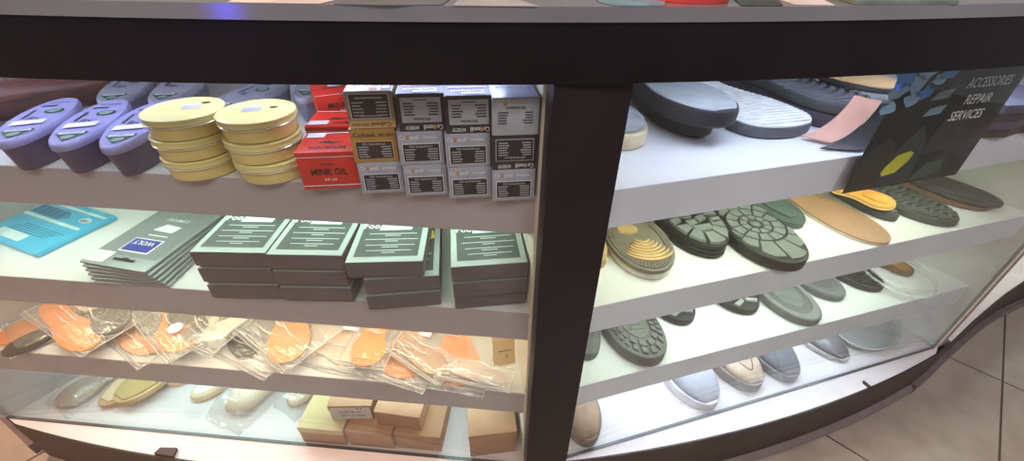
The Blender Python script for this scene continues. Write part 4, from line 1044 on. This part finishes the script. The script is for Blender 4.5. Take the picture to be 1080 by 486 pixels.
# ------------------------------------------------------------------ left bay, third shelf: bagged insoles
film = clear('bag_film', tint=(.985, .98, .97), ior=1.75, rough=.10, haze=.11, bump=1.0, bscale=26, gloss=1.0, stretch=(.25, 1, 1))
ins_or = mat('insole_orange', (226, 132, 66), .6, var=.08, scale=24, col2=(236, 156, 92))
ins_pk = mat('insole_peach', (228, 160, 112), .6, var=.06, scale=24)
ins_gy = mat('insole_grey', (92, 90, 88), .7, var=.08, scale=60)
ins_dk = mat('insole_dark', (40, 39, 37), .7, var=.12, scale=60)
ins_wh = mat('lace_white', (226, 226, 214), .6, var=.1, scale=120, col2=(176, 186, 170))
GB = 'bagged insoles on the third shelf'
def bagged(label, uv, ang, size, pads, z=0, tilt=None, seed=1, hmax=.012, sticker=None, hang=None):
    q = W(uv[0], uv[1], Z3 + z + .006)
    t = thing('bagged_insole', label, 'packet', (q.x, q.y, Z3 + z), R(ang), GB, tilt=tilt)
    Lx, Ly = size[0] * .96, size[1] * .92
    seal = clear('seal_clear', tint=(.95, .93, .9), rough=.15, haze=.42)
    pouch_mesh(Lx, Ly, hmax, seed, .0022).build('plastic_bag', film, t, smooth=80)
    MB().tube([(-Lx * .495, -Ly * .44, .0032), (-Lx * .2, -Ly * .445, .0036), (Lx * .2, -Ly * .44, .0034), (Lx * .495, -Ly * .445, .003)], .0014, 6).build('seal_strip', seal, t, smooth=80)
    MB().tube([(-Lx * .495, -Ly * .495, .0022), (Lx * .495, -Ly * .495, .0022), (Lx * .495, Ly * .495, .0022), (-Lx * .495, Ly * .495, .0022)], .0009, 6, closed=True).build('bag_edge', seal, t, smooth=80)
    rs = random.Random(seed); fo = MB()
    for _ in range(5):
        x0 = rs.uniform(-.4, .0) * Lx; y0 = rs.uniform(-.35, .4) * Ly; ln = rs.uniform(.25, .5) * Lx; sl = rs.uniform(-.15, .15)
        fo.tube([(x0 + ln * i / 6, y0 + sl * ln * i / 6 + .002 * math.sin(i * 1.3), hmax * (1 - abs(2 * (x0 + ln * i / 6) / Lx) ** 4) * (1 - abs(2 * y0 / Ly) ** 4) ** .7 + .0008) for i in range(7)], [.0003, .0010, .0014, .0016, .0013, .0009, .0003], 6)
    fo.build('film_folds', seal, t, smooth=80)
    for k, (x, y, a, L_, Wd, M_) in enumerate(pads):
        L_ *= .94; Wd *= .92
        o = outline(L_, Wd, 1 if k % 2 else -1)
        b_ = sole_body(o, .003, 0, L_, .0006)
        b_.xf(Matrix.Translation((x, y, .0016 + .0032 * k)) @ Matrix.Rotation(R(a), 4, 'Z') @ Matrix.Translation((0, -L_ / 2, 0))).build('insole', M_, t, smooth=35)
    if sticker:
        x, y, w_s, h_s, rd = sticker; P = Print()
        if rd: P.ell(x, y, w_s, w_s, 0); P.text('8', x, y, w_s, 1, E_)
        else:
            P.rect(x - w_s, x + w_s, y - h_s, y + h_s, 0)
            for i in range(4): P.rect(x - w_s * .8, x + w_s * .7 - i * w_s * .2, y - h_s * .7 + i * h_s * .4, y - h_s * .6 + i * h_s * .4, 1, E_)
        P.build('price_sticker', [sticker_w, ink_grey], t, face_top(hmax + .0035))
    return t
bagged('bagged orange and dark insole at the end panel, third shelf under the blue packet', (16, 332), -40, (.11, .11), [(-.012, .0, 0, .13, .065, ins_or), (.030, .0, 8, .12, .05, ins_dk)], seed=2, z=.0005)
bagged('clear bag with orange insole and white tag next to the bag by the end panel', (62, 353), -26, (.205, .125), [(.0, -.030, 84, .20, .055, ins_or), (.02, .02, 70, .17, .06, ins_gy), (-.04, .02, 80, .12, .05, mat('insole_pinkish', (206, 176, 160), .6))], seed=3, sticker=(-.03, .012, .014, .009, False), z=.0215)
bagged('long clear bag of peach and grey insoles crossing the shelf edge', (122, 357), -30, (.235, .105), [(.0, .0, 84, .22, .075, ins_pk), (.01, .008, 88, .12, .04, ins_gy)], seed=4, z=.0005)
bagged('clear bag of peach insoles with round white sticker', (178, 350), -36, (.17, .12), [(.0, .0, 70, .165, .080, ins_or), (-.03, .02, 60, .12, .06, ins_gy)], seed=5, sticker=(.028, -.018, .011, .011, True), z=.0215)
bagged('bright orange insole poking out of a bag behind the round sticker', (205, 334), -52, (.07, .13), [(.0, .0, 10, .11, .042, mat('insole_bright', (238, 140, 40), .5))], seed=6, z=.0005)
bagged('clear bag of white lacy heel liners', (226, 342), -20, (.10, .11), [(-.015, .0, 20, .09, .055, ins_wh), (.022, .01, -14, .09, .045, ins_wh)], seed=7, hmax=.013, z=.0215)
bagged('clear bag of dark grey insoles lying toward the shelf edge', (264, 356), -24, (.19, .125), [(-.02, -.012, 72, .125, .048, ins_dk), (.025, .014, 66, .14, .052, ins_dk)], seed=8, hmax=.013, z=.0005)
bagged('long orange bagged insole at the back beside the white packet', (302, 345), -34, (.16, .12), [(0, .01, 50, .17, .07, ins_or)], seed=9, z=.0215)
bagged('pale packet of insoles with blue print and price sticker', (356, 361), -12, (.155, .115), [(0, .005, 86, .14, .085, mat('insole_pale', (232, 204, 178), .6, var=.04))], seed=10, sticker=(.012, .032, .014, .010, False), z=.0005)
bagged('bright orange bagged insole lying against the pale packet', (394, 356), -8, (.08, .12), [(0, 0, 4, .115, .06, mat('insole_bright', (238, 140, 40)))], seed=11, z=.0215)
bagged('orange bagged insole with white sticker in the middle of the bay end', (432, 365), -18, (.13, .155), [(.0, .01, 10, .15, .085, ins_or)], seed=12, sticker=(.016, .028, .011, .008, False), z=.0005)
bagged('brown tinted bag folded over the shelf edge under the orange insole', (437, 392), -34, (.13, .06), [(0, 0, 88, .11, .045, mat('insole_brownish', (178, 140, 112), .6))], seed=13, z=.0215)
bagged('peach bagged insole beside the cream card', (482, 370), -8, (.125, .16), [(.0, .01, 12, .16, .08, ins_pk), (-.012, .02, 14, .13, .05, ins_or)], seed=14, sticker=(.0, .045, .012, .009, False), z=.0005)
bagged('glossy empty corner of a clear bag hanging over the shelf near the post', (500, 402), -12, (.12, .045), [(0, 0, 86, .10, .032, mat('insole_clearish', (206, 190, 178), .6))], seed=15, z=.0215)
q = W(532, 385, Z3); t = thing('card_sleeve', 'cream card sleeve standing by the side panel on the third shelf', 'card', (q.x, q.y, Z3), R(14), tilt=(R(-8), 0))
MB().box(-.018, .018, 0, .0016, 0, .075, bev=.0005).build('card', mat('cream_card', (226, 196, 150), .6, var=.03), t)
P = Print(); P.rect(-.010, .012, .030, .0315, 0); P.text('2', .004, .018, .010, 0); P.build('card_print', [ink_dk], t, face_front(-E_))

# ------------------------------------------------------------------ left bay, floor of the case
m_cb = mat('cardboard', (172, 124, 90), .75, var=.05, scale=40); m_cbl = mat('cardboard_yellow_lit', (204, 180, 130), .7, var=.04)  # second one: same cardboard, yellow light on the lid put into its colour
def shoe_box(label, loc, rotz, dims, M_=m_cb, Ml=None, prints=False):
    w, d, h = dims
    t = thing('cardboard_box', label, 'cardboard box', loc, rotz, 'small cardboard boxes on the case floor')
    MB().box(-w / 2, w / 2, 0, d, 0, h - .0005, bev=.001).build('box_body', M_, t)
    MB().box(-w / 2 - .0007, w / 2 + .0007, -.0008, d + .0007, h - .014, h, bev=.001).build('lid', Ml or M_, t)
    if prints:
        P = Print(); P.rect(-w / 2 + .002, w / 2 - .002, .003, h - .003, 0); P.text('SIZE: 42-43', 0, h * .60, .0062, 1, E_, w=w * .5); P.text('QTY: 2 PAIR', .002, h * .36, .0062, 1, E_, w=w * .56); P.ell(w * .18, h * .84, .002, .0015, 1, E_); P.ell(w * .26, h * .84, .002, .0015, 1, E_)
        P.build('paper_label', [mat('paper_label', (214, 206, 200), .6), ink_k], t, face_front(-.0013))
    return t
def at4(u, v): q = W(u, v, Z4); return (q.x, q.y, Z4)
bh = .046
shoe_box('cardboard box with yellow-lit lid, lower row end nearest the wrapped shoe trees', at4(343, 468), R(-4), (.078, .10, bh), m_cb, m_cbl)
shoe_box('plain cardboard box, middle of the lower row', at4(393, 471), R(-4), (.079, .10, bh))
shoe_box('plain cardboard box, lower row end under the plain upper box', at4(442.5, 474), R(-4), (.079, .10, bh))
x, y, z = at4(372, 470); shoe_box('cardboard box with white paper label and writing on the upper row', (x + .004, y + .022, Z4 + bh + .001), R(2), (.072, .075, .040), prints=True)
x, y, z = at4(425, 472); shoe_box('plain cardboard box stacked beside the labelled box', (x - .002, y + .010, Z4 + bh + .001), R(-7), (.078, .085, .040))
shoe_box('tall cardboard box standing alone by the side panel', at4(520, 481), R(8), (.079, .085, .066))

m_fl = mat('flesh_foam', (196, 160, 116), .7, var=.06, scale=30); m_fl2 = mat('flesh_beige', (214, 186, 150), .7, var=.05)
GF = 'beige insoles on the floor of the left bay'
sole('foam_insole', 'tan foam insole lying beside the clear bagged brown insole', (108, 431), Z4, -22, .066, .22, .012, m_fl, m_fl2, pat_pad(.7, .008, .003), GF, 1, cat='insole')
sole('foam_insole', 'tan foam insole with olive pad lying on top of its twin', (124, 427), Z4, -24, .075, .22, .012, m_fl, mat('flesh_olive', (178, 146, 92), .7, var=.06), pat_pad(.7, .006, .003), GF, -1, cat='insole', dz=.0160)
q = W(62, 420, Z4); t = thing('bagged_insole', 'brown insole in a shiny clear bag at the left end of the case floor', 'packet', (q.x, q.y + .03, Z4), R(-22), GF)
pouch_mesh(.075, .13, .026, 21, .004).build('plastic_bag', film, t, smooth=80)
b_ = sole_body(outline(.12, .06, 1), .010, 0, .12, .002); b_.xf(Matrix.Translation((0, -.06, .002))); b_.build('insole', mat('insole_drab', (150, 124, 100), .7, var=.08), t, smooth=35)
sole('foam_insole', 'rounded beige heel cushion peeking below the third shelf', (178, 408), Z4, -30, .05, .12, .016, m_fl2, None, None, GF, 1, cat='insole', edge=.005)
sole('foam_insole', 'beige heel cushion with pale face next to the wrapped shoe tree', (204, 424), Z4, -36, .046, .14, .018, m_fl2, mat('pad_white', (220, 214, 204), .6), pat_pad(.3, .008, .002), GF, 1, cat='insole', edge=.006)
def shoe_tree(label, uv, ang, sc=1.0, seed=31):
    q = W(uv[0], uv[1], Z4); t = thing('wrapped_shoe_tree', label, 'shoe tree', (q.x, q.y, Z4), R(ang), 'wrapped shoe trees')
    L_, Wd = .17 * sc, .062 * sc; rg = []
    o = outline(L_, Wd, 1, 2.2)
    for k, z in ((.7, .001), (.95, .008), (1.0, .018), (.9, .030), (.62, .038), (.25, .041)):
        rg.append([(x * k, L_ * .42 + (y - L_ * .42) * k, z * sc) for x, y in o])
    MB().rings(rg).build('toe_block', mat('tree_plastic_beige', (214, 184, 146), .45, var=.04), t, smooth=60)
    MB().tube([(0, L_ * .5, .030 * sc), (0, L_ * .8, .045 * sc), (0, L_ * 1.0, .05 * sc)], [.012 * sc, .009 * sc, .012 * sc], 12).build('stem', mat('tree_stem_grey', (96, 92, 88), .4), t, smooth=60)
    m_ = pouch_mesh(.088 * sc, .21 * sc, .046 * sc, seed, .004); m_.xf(Matrix.Translation((0, L_ * .5, 0))).build('plastic_bag', film, t, smooth=80)
    return t
shoe_tree('beige shoe tree in a clear bag on the case floor', (240, 446), -24)
shoe_tree('crumpled clear bag with a shoe tree touching the box with yellow-lit lid', (306, 431), -30, .68, 33)
# ------------------------------------------------------------------ on the counter top
def flat(name, label, cat, pts, th, M_, z=None):
    t = MB(); t.prism(pts, SLAB + .0002 if z is None else z, (SLAB if z is None else z) + th); o = t.build(name, M_, None, smooth=0); return tag(o, label, cat)
def ct(u, v): q = W(u, v, SLAB); return (q.x, q.y)
flat('white_leaflet', 'white leaflet lying on the counter top above the polish tins', 'leaflet', [ct(240, 3), ct(338, 4.5), (ct(338, 4.5)[0] + .02, ct(338, 4)[1] + .09), (ct(240, 3)[0] - .02, ct(240, 3)[1] + .09)], .0006, mat('leaflet_white', (232, 226, 226), .5))
flat('grey_leaflet', 'grey leaflet with rounded edge on the counter top before the post', 'leaflet', [ct(352, 5), ct(410, 6.2), ct(466, 5.8), (ct(475, 5)[0], ct(470, 5)[1] + .10), (ct(345, 5)[0], ct(345, 5)[1] + .10)], .0006, mat('leaflet_grey', (112, 116, 122), .4))
flat('pale_card', 'pale triangular card corner on the counter top just left of the post', 'card', [ct(478, 6.5), ct(568, 7.2), (ct(560, 5)[0] - .02, ct(540, 5)[1] + .05), (ct(480, 5)[0], ct(480, 5)[1] + .05)], .0006, mat('card_pale', (176, 178, 186), .5))
flat('blue_photo_card', 'pale blue photo card on the counter top above the post', 'card', [ct(632, 2.5), ct(650, 7), ct(700, 7), (ct(700, 5)[0] + .03, ct(700, 5)[1] + .09), (ct(632, 3)[0], ct(632, 3)[1] + .08)], .0006, mat('card_blue', (120, 158, 176), .4, var=.15, scale=60))
flat('red_purse', 'red rounded item on the counter top above the top shelf soles', 'purse', [(ct(738, 5)[0] + .035 * math.cos(2 * pi * i / 24), ct(738, 5)[1] + .036 + .034 * math.sin(2 * pi * i / 24)) for i in range(24)], .006, mat('purse_red', (206, 70, 72), .4, var=.1))
flat('dark_card', 'dark mottled card on the counter top beside the red item', 'card', [ct(782, 6.5), ct(826, 6.5), (ct(826, 5)[0] + .03, ct(820, 5)[1] + .08), (ct(782, 5)[0] + .02, ct(782, 5)[1] + .08)], .0006, mat('card_mottled', (60, 72, 72), .4, var=.2, scale=80))
flat('white_card', 'white card on the counter top beside the dark mottled card', 'card', [ct(838, 5.5), ct(880, 6), (ct(905, 5)[0], ct(900, 5)[1] + .07), (ct(845, 5)[0], ct(845, 5)[1] + .06)], .0006, mat('leaflet_white', (232, 226, 226)))
flat('green_folder', 'sage green folder on the counter top above the poster', 'folder', [ct(900, 5), ct(1010, 5), (ct(1020, 4)[0] + .04, ct(1000, 4)[1] + .09), (ct(895, 4)[0] + .02, ct(895, 4)[1] + .08)], .003, mat('folder_sage', (120, 136, 130), .4, var=.1, scale=40))

# ------------------------------------------------------------------ nothing pokes through the glass or the panels
bpy.context.view_layer.update()
def verts(o):
    for c in [o] + list(o.children_recursive):
        if c.type == 'MESH':
            for v in c.data.vertices: yield c.matrix_world @ v.co
def keep(o):
    L_ = o.matrix_world.translation.x < .06 if o.type == 'EMPTY' else o.location.x < .06
    vs = list(verts(o))
    N, g = (NL, gL) if L_ else (NR, gR)
    mv = Vector((0, 0, 0))
    for _ in range(6):
        d = min((v + mv).dot(N) for v in vs)
        if d < g + .0062: mv += N * (g + .0062 - d)
        for p, dd, sg in (((eL, dEL, 1), (c0, dC, -1)) if L_ else ((c2 + DR * .002, dC, 1), (eR, dER, -1))):
            n = Vector((dd.y, -dd.x, 0)) * sg                     # pointing into the bay
            d = min((v + mv - p).dot(n) for v in vs)
            if d < .0012: mv += n * (.0012 - d)
    if mv.length > 1e-5: o.location = o.location + mv; MOVED.append((o.name, round(mv.length, 4)))
MOVED = []
for o in list(SC.objects):
    if o.parent is None and 'category' in o and o['category'] not in ('display counter', 'floor', 'ceiling', 'poster'):
        if o.location.y > .25 and Z4 - .01 < o.location.z < HB: keep(o)
print('MOVED', MOVED)

SC.view_settings.view_transform = 'Standard'; SC.view_settings.look = 'None'; SC.view_settings.exposure = 0; SC.view_settings.gamma = 1; SC.view_settings.use_curve_mapping = False
SC.cycles.max_bounces = 8; SC.cycles.diffuse_bounces = 4; SC.cycles.glossy_bounces = 3; SC.cycles.transparent_max_bounces = 24
SC.cycles.caustics_reflective = False; SC.cycles.caustics_refractive = False; SC.cycles.use_denoising = True
